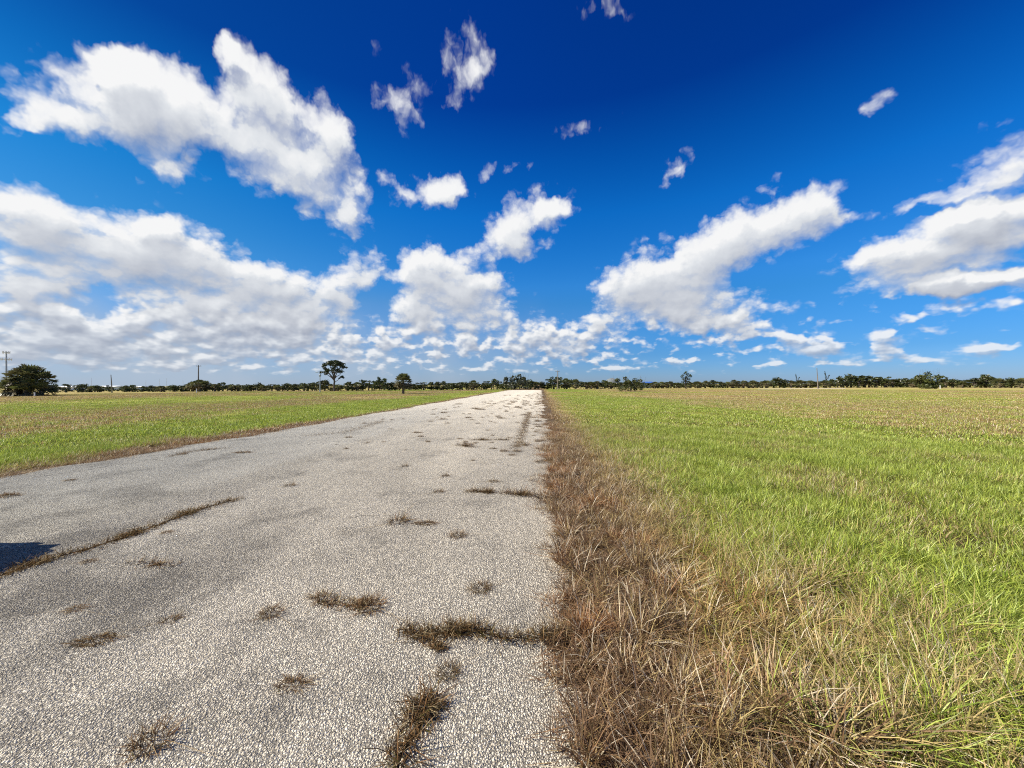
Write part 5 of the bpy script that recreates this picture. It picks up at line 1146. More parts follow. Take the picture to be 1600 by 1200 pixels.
def build_grass(M):
    r = np.random.default_rng(11); mat = M['grass']
    dead, live = [], []
    for tier, (w, sp, nb, l0, l1) in enumerate([(.0050, .085, 56, .05, .19), (.0046, .28, 150, .05, .15), (.014, .85, 170, .04, .11), (.04, 2.2, 190, .02, .065)]):
        dead.append([blades_mesh('dead_patch', [blade_set(r, nb * 6 // 10, sp, l0 * .6, l1 * .65, w, 1.0, 1.1), blade_set(r, nb * 4 // 10, sp * .8, l0, l1, w * .9, .4, .6), blade_set(r, nb // 8, sp, l1, l1 * 1.25, w * .7, .3, .3)], mat) for _ in range(6)])
        live.append([blades_mesh('green_patch', [blade_set(r, nb // 2, sp, l0, l1 * .95, w * 1.1, .38, .4), blade_set(r, nb // 2, sp, l0, l1 * 1.1, w * 1.2, .25, .3), blade_set(r, nb // 5, sp, l0 * .7, l1 * .8, w, .9, .6)], mat) for _ in range(6)])
    P = {'dead': [[], [], [], []], 'live': [[], [], [], []]}
    tiers = [(0.9, 5.0, 150.), (4.6, 15, 40.), (14, 48, 3.6), (46, 128, .55)]
    for t, (d0, d1, dens) in enumerate(tiers):
        n = int(dens * (math.pi * (d1 ** 2 - d0 ** 2)) * (150 / 360 if t else .75))
        half = R(75) if t else R(135)
        a = r.uniform(-half, half, n); d = np.sqrt(r.uniform(d0 ** 2, d1 ** 2, n)); x = d * np.sin(a); y = d * np.cos(a)
        if t < 2:      # thin spots and thick clumps
            gp = np.sin(x * 2.9 + 1.7 * np.sin(y * 1.3)) * np.sin(y * 3.3 + 1.3 * np.sin(x * 2.1)); kp = (gp > -.40) | (r.uniform(0, 1, n) < .18); x, y = x[kp], y[kp]; n = len(x)
        er = np.array([road_right(v) for v in y]); elf = np.array([road_left(v) for v in y])
        mr = [-.24, -.22, -.1, .9][t]
        ok = (x > er + mr * r.uniform(0, 1, n) ** 2.5) | (x < elf - mr * r.uniform(0, 1, n) ** 2.5) | (y > 114)
        x, y = x[ok], y[ok]
        # the verge beside the road, then greener grass further out
        edge = np.where(x > -4, x - .2, -9.35 - x)
        wob = .5 * np.sin(y * .9) + .35 * np.sin(y * 2.3 + x)
        isdead = (edge + wob < 1.9) & (x > -4) | (edge + wob * .5 < .55) & (x < -4) | (r.uniform(0, 1, len(x)) < .16) | (np.abs(x) > 13) & (r.uniform(0, 1, len(x)) < .5)
        for key, sel in (('dead', isdead), ('live', ~isdead)): P[key][t] = np.stack([x[sel], y[sel]], 1)
    tuft = [blades_mesh('tuft_patch', [blade_set(r, 70, .05, .08, .24, .0055, .45, .5), blade_set(r, 30, .07, .05, .14, .006, 1.0, .8)], mat) for _ in range(4)]
    bunch = [blades_mesh('bunch_patch', [blade_set(r, 90, .09, .20, .42, .0055, .5, .5), blade_set(r, 40, .10, .10, .25, .0055, .9, .8)], mat) for _ in range(4)]
    for key, protos, nm, lab, cat in (('dead', dead, 'dry_grass', 'dry brown and straw coloured grass along the road edges and over the fields', 'dry grass'), ('live', live, 'green_grass', 'fresh lime green mown grass in bands either side of the road', 'grass')):
        xy = np.concatenate(P[key]); idx = np.concatenate([r.integers(0, 6, len(P[key][t])) + 6 * t for t in range(4)])
        n = len(xy); pts = np.column_stack([xy, np.zeros(n)])
        tl = np.array([1, .5, .06, .01])[idx // 6]
        rot = np.column_stack([r.normal(0, .2, n) + .15 * np.sin(xy[:, 0] * 2.1 + xy[:, 1]), r.normal(0, .2, n) + .15 * np.sin(xy[:, 1] * 1.9 - xy[:, 0]), r.uniform(0, 6.283, n)]); rot[:, :2] *= tl[:, None]
        hs = r.uniform(.65, 1.25, n); edge = np.where(xy[:, 0] > -4, xy[:, 0] - .2, -9.35 - xy[:, 0])
        tall = 0.62 + .38 * np.clip(edge / 1.2, 0, 1) + .30 * (np.sin(xy[:, 0] * 1.7 + 1.3) * np.sin(xy[:, 1] * 1.4) > .35)
        ss = r.uniform(.85, 1.2, n); scl = np.column_stack([ss, ss, hs * tall])
        if key == 'dead':
            m = 900; tx, ty = r.uniform(.15, 3.4, m), r.uniform(1.3, 9.0, m); nt = len(tx)      # separate tussocks along the verge
            pts = np.concatenate([pts, np.column_stack([tx, ty, np.zeros(nt)])]); idx = np.concatenate([idx, 28 + r.integers(0, 4, nt)]); rot = np.concatenate([rot, np.column_stack([r.normal(0, .18, nt), r.normal(0, .18, nt), r.uniform(0, 6.28, nt)])])
            q = r.uniform(.6, 1.2, nt); scl = np.concatenate([scl, np.column_stack([q, q, q * r.uniform(.8, 1.25, nt)])])
            nb = len(BUNCH); bp = np.array([(a, b, 0) for a, b, q in BUNCH]); pts = np.concatenate([pts, bp]); idx = np.concatenate([idx, 24 + r.integers(0, 4, nb)])
            rot = np.concatenate([rot, np.column_stack([r.normal(.05, .15, nb), r.normal(-.30, .15, nb), r.normal(0, .25, nb)])]); q = np.array([q for a, b, q in BUNCH]); scl = np.concatenate([scl, np.column_stack([q, q, q])]); protos = protos + [bunch, tuft]
        ob = scatter(nm, pts, rot, scl, idx, [m for t in protos for m in t], mat); tag(ob, lab, cat, kind='stuff')

# ------------------------------------------------------------------ weeds in the road
def weed_mesh(seed, mat, wide=1.0, n=90, hgt=1.0):
    r = np.random.default_rng(seed); a = blade_set(r, n, .10, .05, .13 * hgt, .0045, .85, .6); b = blade_set(r, n // 3, .07, .09 * hgt, .19 * hgt, .0035, .35, .35); c = blade_set(r, n // 3, .13, .03, .07, .007, 1.2, .3)
    for s in (a, b, c): s[0][:, :, 0] *= wide
    d = blade_set(r, 4, .06, .22, .36, .004, .9, .9); d[2][:] = .9
    for q in (d,): q[0][:, :, 0] *= 1.0
    return blades_mesh('weed_tuft', [a, b, c, d], mat)
def line_mesh(seed, mat, pts, n, half=.07, hgt=.10, joint=True):
    """a ragged strip of weeds following a crack, in world coordinates relative to its first point"""
    r = np.random.default_rng(seed); sets = []
    P = np.array(pts); seg = np.linalg.norm(np.diff(P, axis=0), axis=1); cum = np.concatenate([[0], np.cumsum(seg)])
    for k, (frac, l0, l1, le, w) in enumerate([(.55, .03, hgt, .95, .005), (.3, .05, hgt * 1.5, .5, .004), (.15, .02, .06, 1.3, .008)]):
        m = int(n * frac); s = blade_set(r, m, .01, l0, l1, w, le, .5); t = r.uniform(0, cum[-1], m)
        t = np.clip(t + .10 * np.sin(t * 9), 0, cum[-1]); x = np.interp(t, cum, P[:, 0]); y = np.interp(t, cum, P[:, 1])
        off = r.normal(0, half * .6, (m, 2)); s[0][:, :, 0] += (x + off[:, 0] - P[0, 0])[:, None]; s[0][:, :, 1] += (y + off[:, 1] - P[0, 1])[:, None]; sets.append(s)
    # the dirt packed in the joint
    m = max(8, int(cum[-1] / .035)); tt = np.linspace(0, cum[-1], m); x = np.interp(tt, cum, P[:, 0]) - P[0, 0] + r.normal(0, .008, m); y = np.interp(tt, cum, P[:, 1]) - P[0, 1] + r.normal(0, .008, m)
    gx, gy = np.gradient(x), np.gradient(y); ln = np.hypot(gx, gy) + 1e-6; wd = half * r.uniform(.06, .34, m) * (np.sin(tt * 3.1 + seed) + np.sin(tt * 7.7) > -.7); v = []
    for i in range(m): v += [(x[i] - gy[i] / ln[i] * wd[i], y[i] + gx[i] / ln[i] * wd[i], .003), (x[i], y[i], .010), (x[i] + gy[i] / ln[i] * wd[i], y[i] - gx[i] / ln[i] * wd[i], .003)]
    fs = []
    for i in range(m - 1): a = i * 3; fs += [(a, a + 1, a + 4, a + 3), (a + 1, a + 2, a + 5, a + 4)]
    return blades_mesh('crack_weeds', sets, mat, (v, fs) if joint else None)
def mesh_obj(name, me, loc, rz=0, sc=(1, 1, 1)):
    o = bpy.data.objects.new(name, me); scene.collection.objects.link(o); o.location = loc; o.rotation_euler = (0, 0, rz); o.scale = sc
    return o
ROAD_Z = .030
def build_weeds(M):
    mat = M['weed']; protos = [weed_mesh(100 + i, mat, [1, 1.5, 1.9, 1, 1.3, 1][i], [95, 110, 110, 70, 85, 55][i], [1, .8, .7, 1.2, .6, 1.5][i]) for i in range(6)]
    for i, (x, y, w, p, rz, h, lab) in enumerate(TUFTS):
        wide = [1, 1.5, 1.9, 1, 1.3, 1][p]; s = w / (.30 * wide)
        o = mesh_obj('weed_tuft', protos[p], (x, y, ROAD_Z), R(rz), (s * 1.1, s * 1.1, max(.4, min(s, 1.2)) * h * .8)); tag(o, lab, 'weed', 'weed tufts growing in the road')
    for i, (x, y, s, p) in enumerate(FAR_TUFTS):
        o = mesh_obj('weed_tuft', protos[p], (x, y, ROAD_Z - .004), random.uniform(0, 6.28), (s, s, s * .8)); tag(o, 'small dark weed tuft among many dotted over the far pale road', 'weed', 'small weed tufts on the far road')
    for i, (pts, n, half, hgt, lab) in enumerate(CRACKS):
        o = mesh_obj('crack_weeds', line_mesh(300 + i, mat, pts, n, half, hgt, i in (0, 3, 5)), (pts[0][0], pts[0][1], ROAD_Z - .004)); tag(o, lab, 'weeds', 'lines of weeds in the road cracks')

# ------------------------------------------------------------------ trees
def leaf_cloud(mb, r, centres, radii, per, size, flat=.8):
    for c, rr in zip(centres, radii):
        shade = r.uniform(0, 1)
        for _ in range(per):
            d = r.normal(0, 1, 3); d /= np.linalg.norm(d) + 1e-6; p = np.array(c) + d * rr * (r.uniform(.35, 1) ** .6) * np.array([1, 1, flat])
            a = r.normal(0, 1, 3); a /= np.linalg.norm(a); b = np.cross(a, r.normal(0, 1, 3)); b /= np.linalg.norm(b) + 1e-6
            s = size * r.uniform(.6, 1.3); a = a * s; b = b * s * .55
            mb.add([p - a, p - b * .9, p + a, p + b], [(0, 1, 2, 3)], float(np.clip(.6 * shade + .4 * r.uniform(0, 1), 0, 1)))
def palm_parts(root, M, seed, trunk_h, crown_r, fronds=36, lean=0.0, skirt=True, base=(0, 0)):
    r = np.random.default_rng(seed); tr = MB(); k = 7
    path = [(base[0] + lean * (i / k) ** 2, base[1], trunk_h * i / k) for i in range(k + 1)]
    tr.tube(path, [.24 - .05 * i / k + .02 * (i % 2) for i in range(k + 1)], 8)
    tr.build('trunk', M['palm_bark'], root)
    cr = MB(); top = np.array(path[-1])
    for i in range(fronds):
        az = 2.399 * i + r.normal(0, .2); e = r.uniform(-.85, 1.45) if skirt else r.uniform(-.3, 1.4)
        L = crown_r * r.uniform(.55, .72); d = np.array([math.cos(az) * math.cos(e), math.sin(az) * math.cos(e), math.sin(e)])
        hub = top + d * L + np.array([0, 0, -.10 * crown_r]); side = np.array([-math.sin(az), math.cos(az), 0]); up = np.cross(d, side)
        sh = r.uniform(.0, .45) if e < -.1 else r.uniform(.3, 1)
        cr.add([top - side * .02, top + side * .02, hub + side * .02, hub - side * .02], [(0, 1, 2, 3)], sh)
        fr = crown_r * r.uniform(.42, .58)
        for j in range(9):
            q = (j - 4) / 4 * 1.45; dirv = d * math.cos(q) + side * math.sin(q) + up * r.normal(0, .12); tip = hub + dirv * fr + np.array([0, 0, -.22 * fr * abs(1 - e * .3)])
            m = hub + dirv * fr * .55; w = side * math.cos(q) - d * math.sin(q); w = w * fr * .11
            cr.add([hub, m - w, tip, m + w], [(0, 1, 2, 3)], sh)
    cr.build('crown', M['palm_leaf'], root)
def make_palm(M, seed, trunk_h, crown_r, fronds=36, name='sabal_palm'):
    t = empty(name); palm_parts(t, M, seed, trunk_h, crown_r, fronds); return t
def limb(mb, a, b, r0, r1, r, seg=6, wob=.08):
    a, b = np.array(a, float), np.array(b, float); L = np.linalg.norm(b - a); pts = [a + (b - a) * t + (r.normal(0, wob * L, 3) if 0 < t < 1 else 0) for t in (0, .35, .7, 1)]
    mb.tube(pts, [r0, r0 * .7 + r1 * .3, r0 * .35 + r1 * .65, r1], seg)
def make_bushy(M, seed, h, w, leaf, name='broadleaf_tree', loose=False, per=34):
    """trunk with limbs, crown of leaf clumps with gaps"""
    r = np.random.default_rng(seed); t = empty(name); tr = MB(); cr = MB(); th = h * (.22 if not loose else .35)
    limb(tr, (0, 0, 0), (r.normal(0, .1), r.normal(0, .1), th), .16 * h / 5, .11 * h / 5, r)
    cs, rs = [], []
    for i in range(15 if not loose else 12):
        a = r.uniform(0, 6.28); q = r.uniform(0, 1) ** .5; z = r.uniform(.12, .95) if not loose else r.uniform(.4, .97); prof = math.sin(min(1, max(.12, 1.08 - z)) * 2.2) if not loose else .9
        c = (q * w / 2 * prof * math.cos(a) * .85, q * w / 2 * prof * math.sin(a) * .85, z * h * .93); cs.append(c); rs.append(h * r.uniform(.11, .18) * (1 if not loose else .75))
        if i < 9: limb(tr, (0, 0, th * .9), c, .07 * h / 5, .02, r, 5)
    tr.build('trunk', M['bark'], t); leaf_cloud(cr, r, cs, rs, per, h * .062); cr.build('crown', leaf, t)
    return t
def make_pine(M):
    """tall flat topped slash pine: bare forked trunk, umbrella crown, one low tuft"""
    r = np.random.default_rng(5); t = empty('slash_pine'); tr = MB(); cr = MB(); h = 8.3
    limb(tr, (0, 0, 0), (.05, 0, 3.6), .27, .20, r, 8, .02); cs, rs = [], []
    tips = [(-2.6, .2, 6.3), (-2.2, -.6, 6.9), (-1.5, .5, 7.4), (-.7, -.4, 7.8), (.1, .5, 7.9), (.8, -.3, 7.8), (1.5, .3, 7.4), (2.2, -.2, 6.9), (2.7, .4, 6.6), (-2.9, -.1, 5.1), (-2.4, .3, 4.7), (-1.8, -.5, 5.4), (0.2, .9, 7.3), (.3, -.9, 7.2)]
    for q in tips:
        fork = (q[0] * .22, q[1] * .2, 3.3 + .22 * (q[2] - 3.3)); limb(tr, (.05, 0, 2.9 + .25 * max(0, q[2] - 5)), fork, .13, .11, r, 6, .02); limb(tr, fork, q, .10, .04, r, 6, .05)
        for _ in range(2): cs.append((q[0] + r.normal(0, .30), q[1] + r.normal(0, .4), q[2] + r.normal(.05, .13))); rs.append(r.uniform(.38, .55))
    for i in range(22):
        a = r.uniform(0, 6.28); q = r.uniform(.6, 1.0); cs.append((2.9 * q * math.cos(a), 2.5 * q * math.sin(a), r.uniform(5.2, 6.3))); rs.append(r.uniform(.42, .6))
    for i in range(64):                                            # the umbrella
        a, q = r.uniform(0, 6.28), r.uniform(0, 1) ** .5; z = 6.35 + 1.75 * math.sqrt(max(0, 1 - q * q)) + r.normal(0, .12)
        cs.append((3.0 * q * math.cos(a), 2.6 * q * math.sin(a), z)); rs.append(r.uniform(.46, .68))
    limb(tr, (.05, 0, 2.4), (2.0, .1, 3.8), .09, .04, r, 6, .05)
    for c in [(2.0, .1, 3.9), (2.4, 0, 4.1), (2.5, .2, 3.7), (1.5, .1, 3.6)]: cs.append(c); rs.append(.34)
    tr.build('trunk', M['bark'], t); leaf_cloud(cr, r, cs, rs, 40, .20, .6); cr.build('crown', M['pine_leaf'], t)
    return t
def make_two_tier(M):
    r = np.random.default_rng(15); t = empty('layered_tree'); tr = MB(); cr = MB()
    limb(tr, (0, 0, 0), (0, 0, 4.2), .2, .08, r); cs = [(0, 0, 5.6), (.5, .1, 5.0), (-.3, 0, 5.2), (1.3, 0, 4.6), (1.6, .2, 4.3), (-1.2, 0, 4.6), (-1.3, .1, 4.1), (.3, 0, 4.1), (0, .2, 3.6), (-1, 0, 3.3), (.9, 0, 3.2), (-.4, 0, 2.6), (.6, 0, 2.3), (-1.2, 0, 2.2), (1.3, 0, 2.0), (0, 0, 1.6), (-1.4, 0, 1.2), (1.6, 0, 1.1)]
    for c in cs[:12]: limb(tr, (0, 0, c[2] * .6), c, .06, .02, r, 5)
    tr.build('trunk', M['bark'], t); leaf_cloud(cr, r, cs, [r.uniform(.4, .62) for _ in cs], 36, .22); cr.build('crown', M['leaf_mid'], t)
    return t
def make_snag(M, name='leaning_bare_tree'):
    r = np.random.default_rng(21); t = empty(name); tr = MB(); cr = MB()
    limb(tr, (0, 0, 0), (-.7, 0, 6.2), .16, .05, r, 6, .03); limb(tr, (-.3, 0, 2.5), (.9, 0, 4.9), .09, .03, r, 6, .03)
    for a, b, n in (((-.25, 0, 2.8), (-.75, 0, 6.4), 16), ((.3, 0, 3.4), (.95, 0, 5.0), 8)):
        for i in range(n): s = i / n; leaf_cloud(cr, r, [tuple(np.array(a) * (1 - s) + np.array(b) * s)], [.26], 7, .16)
    tr.build('trunk', M['bark'], t); cr.build('crown', M['pine_leaf'], t)
    return t
def make_bush(M, name, h, w, leaf, seed):
    """a many-stemmed shrub, branches from the ground"""
    r = np.random.default_rng(seed); t = empty(name); tr = MB(); cr = MB(); cs, rs = [], []
    for i in range(26):
        a = r.uniform(0, 6.28); q = r.uniform(0, 1) ** .5; x, y = q * w * .46 * math.cos(a), q * w * .40 * math.sin(a); z = h * (r.uniform(.15, .86) * (1 - .35 * q * q))
        cs.append((x, y, z)); rs.append(h * r.uniform(.12, .2))
        if i < 12: limb(tr, (x * .4, y * .4, 0), (x, y, z), .05, .015, r, 5)
    for i in range(16): a = r.uniform(-.46, .46) * w; limb(tr, (a, r.normal(0, .3), h * .6), (a + r.normal(0, .25), r.normal(0, .3), h * r.uniform(.9, 1.08)), .02, .008, r, 4)
    tr.build('stem', M['bark'], t); leaf_cloud(cr, r, cs, rs, 66, h * .058); cr.build('foliage', leaf, t)
    return t
def build_trees(M):
    kinds = {'palm': [make_palm(M, 31, 2.2, 1.55, 46), make_palm(M, 32, 1.5, 1.6, 46), make_palm(M, 33, 2.7, 1.35, 44)],
             'round': [make_bushy(M, 41, 4, 4.2, M['leaf_dark']), make_bushy(M, 42, 4, 3.6, M['leaf_dark']), make_bushy(M, 43, 4, 4.8, M['leaf_mid']), make_bushy(M, 44, 4, 3.2, M['leaf_dark'])],
             'loose': [make_bushy(M, 51, 4, 3.4, M['leaf_mid'], 'broadleaf_tree', True, 22), make_bushy(M, 52, 4, 3.0, M['leaf_dark'], 'broadleaf_tree', True, 20)],
             'cone': [make_bushy(M, 61, 4, 2.0, M['leaf_mid'], 'broadleaf_tree', False, 26)]}
    def top(o): return max(v.co.z for c in o.children for v in c.data.vertices)
    def span(o): return max(max(abs(v.co.x) for v in c.data.vertices) for c in o.children) * 2
    native = {kd: [top(p) for p in ps] for kd, ps in kinds.items()}; wide = {kd: [span(p) for p in ps] for kd, ps in kinds.items()}
    native0 = {'palm': [3.8, 3.15, 4.1], 'round': [4.2, 4.2, 4.2, 4.2], 'loose': [4.2, 4.2], 'cone': [4.2]}
    used = set()
    for (x, y, h, w, kind, var, lab, grp) in TREES:
        p = kinds[kind][var % len(kinds[kind])]; key = (kind, var % len(kinds[kind]))
        o = p if key not in used else copy_tree(p); used.add(key); s = h / native[kind][key[1]]
        sx = s if w <= 0 else w / wide[kind][key[1]]
        o.location = (x, y, 0); o.scale = (sx, sx, s); o.rotation_euler = (0, 0, random.uniform(0, 6.28))
        if 'group' in o: del o['group']
        tag(o, lab, 'palm tree' if kind == 'palm' else 'tree', grp)
    for kd, ps in kinds.items():
        for i, p in enumerate(ps):
            if (kd, i) not in used:
                for c in list(p.children): bpy.data.objects.remove(c)
                bpy.data.objects.remove(p)
    # the trees that stand by themselves
    o = make_pine(M); q = 8.7 / top(o); o.scale = (q, q, q); o.location = (*PINE, 0); tag(o, 'tall flat topped pine rising above the left field edge', 'tree')
    o = empty('sabal_palm'); palm_parts(o, M, 70, 2.35, 1.55, 110); q = 3.95 / top(o); o.scale = (q, q, q); o.location = (*LONE_PALM, 0); tag(o, 'round headed palm standing alone in the left field', 'palm tree')
    o = empty('palm_clump')
    for i, (bx, by, th, cr) in enumerate([(-1.6, .3, 2.3, 1.9), (.1, 0, 2.7, 2.1), (1.6, .4, 2.0, 1.8), (-.6, -.9, 1.1, 1.9), (1.0, -.9, .9, 1.7), (2.4, -.2, .7, 1.5), (-2.4, -.3, .9, 1.5)]): palm_parts(o, M, 80 + i, th, cr, 50, 0.0, True, (bx, by))
    q = 5.8 / top(o); o.scale = (q * 1.0, q * 1.0, q); o.location = (*PALM_CLUMP, 0); tag(o, 'big dark clump of fan palms at the far left field edge', 'palm clump')
    o = make_two_tier(M); o.location = (*LAYERED, 0); o.scale = (LAYERED_S,) * 3; tag(o, 'tree with two layered crowns standing above the palms on the right', 'tree')
    o = make_bush(M, 'shrub', 3.4, 11.0, M['leaf_olive'], 91); o.location = (*BUSH, 0); tag(o, 'wide olive green shrub standing forward in the field right of the road', 'shrub')
    o = make_bush(M, 'shrub', 5.4, 8.0, M['leaf_grey'], 92); o.location = (*BIG_SHRUB, 0); tag(o, 'large spreading tree with pale branches at the left of the road end', 'tree')
    o = make_bush(M, 'shrub', 5.2, 6.4, M['leaf_olive'], 94); o.location = (*RIGHT_SHRUB, 0); tag(o, 'dark spreading tree with flat top standing forward at the far right', 'tree'); o.name = 'spreading_tree'
    sn = make_snag(M)
    for i, (x, y, s, lab) in enumerate(SNAGS):
        o = sn if i == 0 else copy_tree(sn); o.location = (x, y, 0); o.scale = (s, s, s); tag(o, lab, 'tree')
    # brush under the tree line
    r = np.random.default_rng(3); mb = MB(); cs, rs = [], []
    for (x0, y0, x1, y1, h) in UNDER:
        n = int(math.hypot(x1 - x0, y1 - y0) / .42)
        for i in range(n):
            t = r.uniform(0, 1); cs.append((x0 + (x1 - x0) * t + r.normal(0, .6), y0 + (y1 - y0) * t + r.normal(0, 1.2), h * r.uniform(.1, .7))); rs.append(h * r.uniform(.28, .5))
    leaf_cloud(mb, r, cs, rs, 14, .24, .8)
    tag(mb.build('undergrowth', M['leaf_dark']), 'low dark brush filling in beneath the tree line', 'undergrowth', kind='stuff')
    # heap of dead grey fronds at the foot of the clump
    hp = MB(); 
    for i in range(90):
        a = r.uniform(0, 6.28); x, y = r.normal(0, 1.3), r.normal(0, .6); z = max(.05, .75 * math.exp(-x * x / 2.5) * r.uniform(.2, 1)); L = r.uniform(.5, 1.2)
        d = np.array([math.cos(a), math.sin(a) * .5, r.normal(0, .25)]) * L / 2; hp.tube([(x - d[0], y - d[1], max(.03, z - d[2])), (x, y, z), (x + d[0], y + d[1], max(.03, z + d[2]))], [.02, .035, .015], 5)
    o = hp.build('brush_heap', M['dead_wood']); o.location = (*HEAP, 0); tag(o, 'heap of grey dead fronds at the foot of the palm clump', 'brush heap')

# ------------------------------------------------------------------ poles, buildings, far things, the parked car whose shadow crosses the road
def build_poles(M):
    for (x, y, h, kind, lab, cat) in POLES:
        name = {'utility': 'utility_pole', 'bare': 'bare_pole', 'lamp': 'lamp_post', 'mast': 'mast', 'tower': 'cell_tower'}[kind]
        t = empty(name, (x, y, 0)); mb = MB()
        if kind == 'tower':
            mb.tube([(0, 0, 0), (0, 0, h * .5), (0, 0, h)], [.34, .28, .22], 10); mb.build('pole', M['pole_grey'], t)
            for zz, w in ((h * .975, 2.0), (h * .80, 3.0)):
                a = MB(); a.tube([(w / 2 * math.cos(q * math.pi / 6), w / 2 * math.sin(q * math.pi / 6), zz) for q in range(13)], .09, 6)
                for q in range(3): a.tube([(0, 0, zz), (w / 2 * math.cos(q * 2.094), w / 2 * math.sin(q * 2.094), zz)], .07, 6)
                a.build('antenna_ring', M['pole_grey'], t)
                b = MB()
                for q in range(9): b.box(w / 2 * math.cos(q * .698), w / 2 * math.sin(q * .698), zz, .22, .22, 1.1, .04, q * .698)
                b.build('antennas', M['white'], t)
        elif kind == 'utility':
            mb.tube([(0, 0, 0), (0, 0, h * .5), (.03, 0, h)], [.17, .15, .11], 10); mb.build('pole', M['pole_wood'], t)
            a = MB(); a.box(0, .13, h * .965, 1.5, .10, .12, .02); a.build('crossarm', M['pole_wood'], t)
            a = MB()
            for q in (-.62, .0, .62): a.tube([(q, .13, h * .965 + .06), (q, .13, h * .965 + .26)], [.05, .03], 6)
            a.build('insulators', M['pole_grey'], t)
        elif kind == 'bare':
            mb.tube([(0, 0, 0), (-.10, 0, h * .5), (-.28, 0, h)], [.14, .11, .07], 10); mb.build('pole', M['pole_wood'], t)
            a = MB(); a.tube([(-.28, 0, h), (-.28, 0, h + .25)], [.05, .02], 6); a.build('cap', M['pole_grey'], t)
        elif kind == 'lamp':
            mb.tube([(0, 0, 0), (0, 0, h * .5), (0, 0, h)], [.12, .10, .08], 10); mb.build('pole', M['pole_grey'], t)
            a = MB(); a.tube([(0, 0, h - .1), (-.25, 0, h + .25), (-.6, 0, h + .3)], .05, 6); a.build('arm', M['pole_grey'], t)
            a = MB(); a.box(-.75, 0, h + .27, .65, .34, .2, .06); a.build('lamp_head', M['pole_grey'], t)
            a = MB(); a.box(0, 0, h - .55, .45, .45, .55, .1); a.build('control_box', M['pole_grey'], t)
        else:
            mb.tube([(0, 0, 0), (0, 0, h)], [.10, .05], 6); mb.build('pole', M['mast'], t)
            a = MB(); a.tube([(-.6, 0, h * .72), (.6, 0, h * .72)], .035, 5); a.build('spreader', M['mast'], t)
        tag(t, lab, cat)
    for (x, y, h, lab) in POSTS:
        t = MB().box(0, 0, h / 2, .13, .13, h, .02).box(0, 0, h + .03, .17, .17, .06, .015).build('marker_post', M['white']); t.location = (x, y, 0); tag(t, lab, 'post')

def build_buildings(M):
    for (x, y, w, dp, h, rh, rz, roof, lab, wallm) in BUILDINGS:
        t = empty('building', (x, y, 0), R(rz)); MB().box(0, 0, h / 2, w, dp, h).build('wall', M[wallm], t)
        ov = .5; mb = MB(); hw, hd = w / 2 + ov, dp / 2 + ov
        mb.add([(-hw, -hd, h), (hw, -hd, h), (hw, hd, h), (-hw, hd, h), (-hw, 0, h + rh), (hw, 0, h + rh), (-hw, -hd, h + .12), (hw, -hd, h + .12), (hw, hd, h + .12), (-hw, hd, h + .12)],
               [(3, 2, 1, 0), (0, 1, 7, 6), (2, 3, 9, 8), (6, 7, 5, 4), (8, 9, 4, 5), (1, 2, 8, 5, 7), (3, 0, 6, 4, 9)]); mb.build('roof', M[roof], t)
        n = max(2, int(w / 4))
        for i in range(n):
            fx = -w / 2 + w * (i + .5) / n
            if i == n // 2:
                MB().box(fx, -dp / 2 - .03, 1.1, 1.1, .08, 2.2, .02).build('door', M['door'], t)
            else:
                f = MB().box(fx, -dp / 2 - .03, h * .55, 1.5, .08, 1.2, .02).build('window', M['white'], t); MB().box(fx, -dp / 2 - .08, h * .55, 1.3, .03, 1.0).build('pane', M['glass'], f)
        tag(t, lab, 'building')
    # far mound
    r = np.random.default_rng(2); v, f = [], []; nr, na = 10, 40
    for i in range(nr):
        q = i / (nr - 1)
        for k in range(na):
            a = 2 * math.pi * k / na; prof = MOUND[3] * (1 - q ** 2.2) ** .8 if q < 1 else 0
            v.append((MOUND[2] * q * math.cos(a) * (1 + .06 * math.sin(3 * a)), MOUND[2] * .8 * q * math.sin(a), max(0, prof * (1 + r.normal(0, .03))) - .2))
    for i in range(nr - 1):
        for k in range(na): f.append((i * na + k, (i + 1) * na + k, (i + 1) * na + (k + 1) % na, i * na + (k + 1) % na))
    o = MB().add(v, f).build('hill', M['mound'], smooth=True); o.location = (MOUND[0], MOUND[1], 0); tag(o, 'pale grey mound of earth far behind the trees', 'hill', kind='structure')

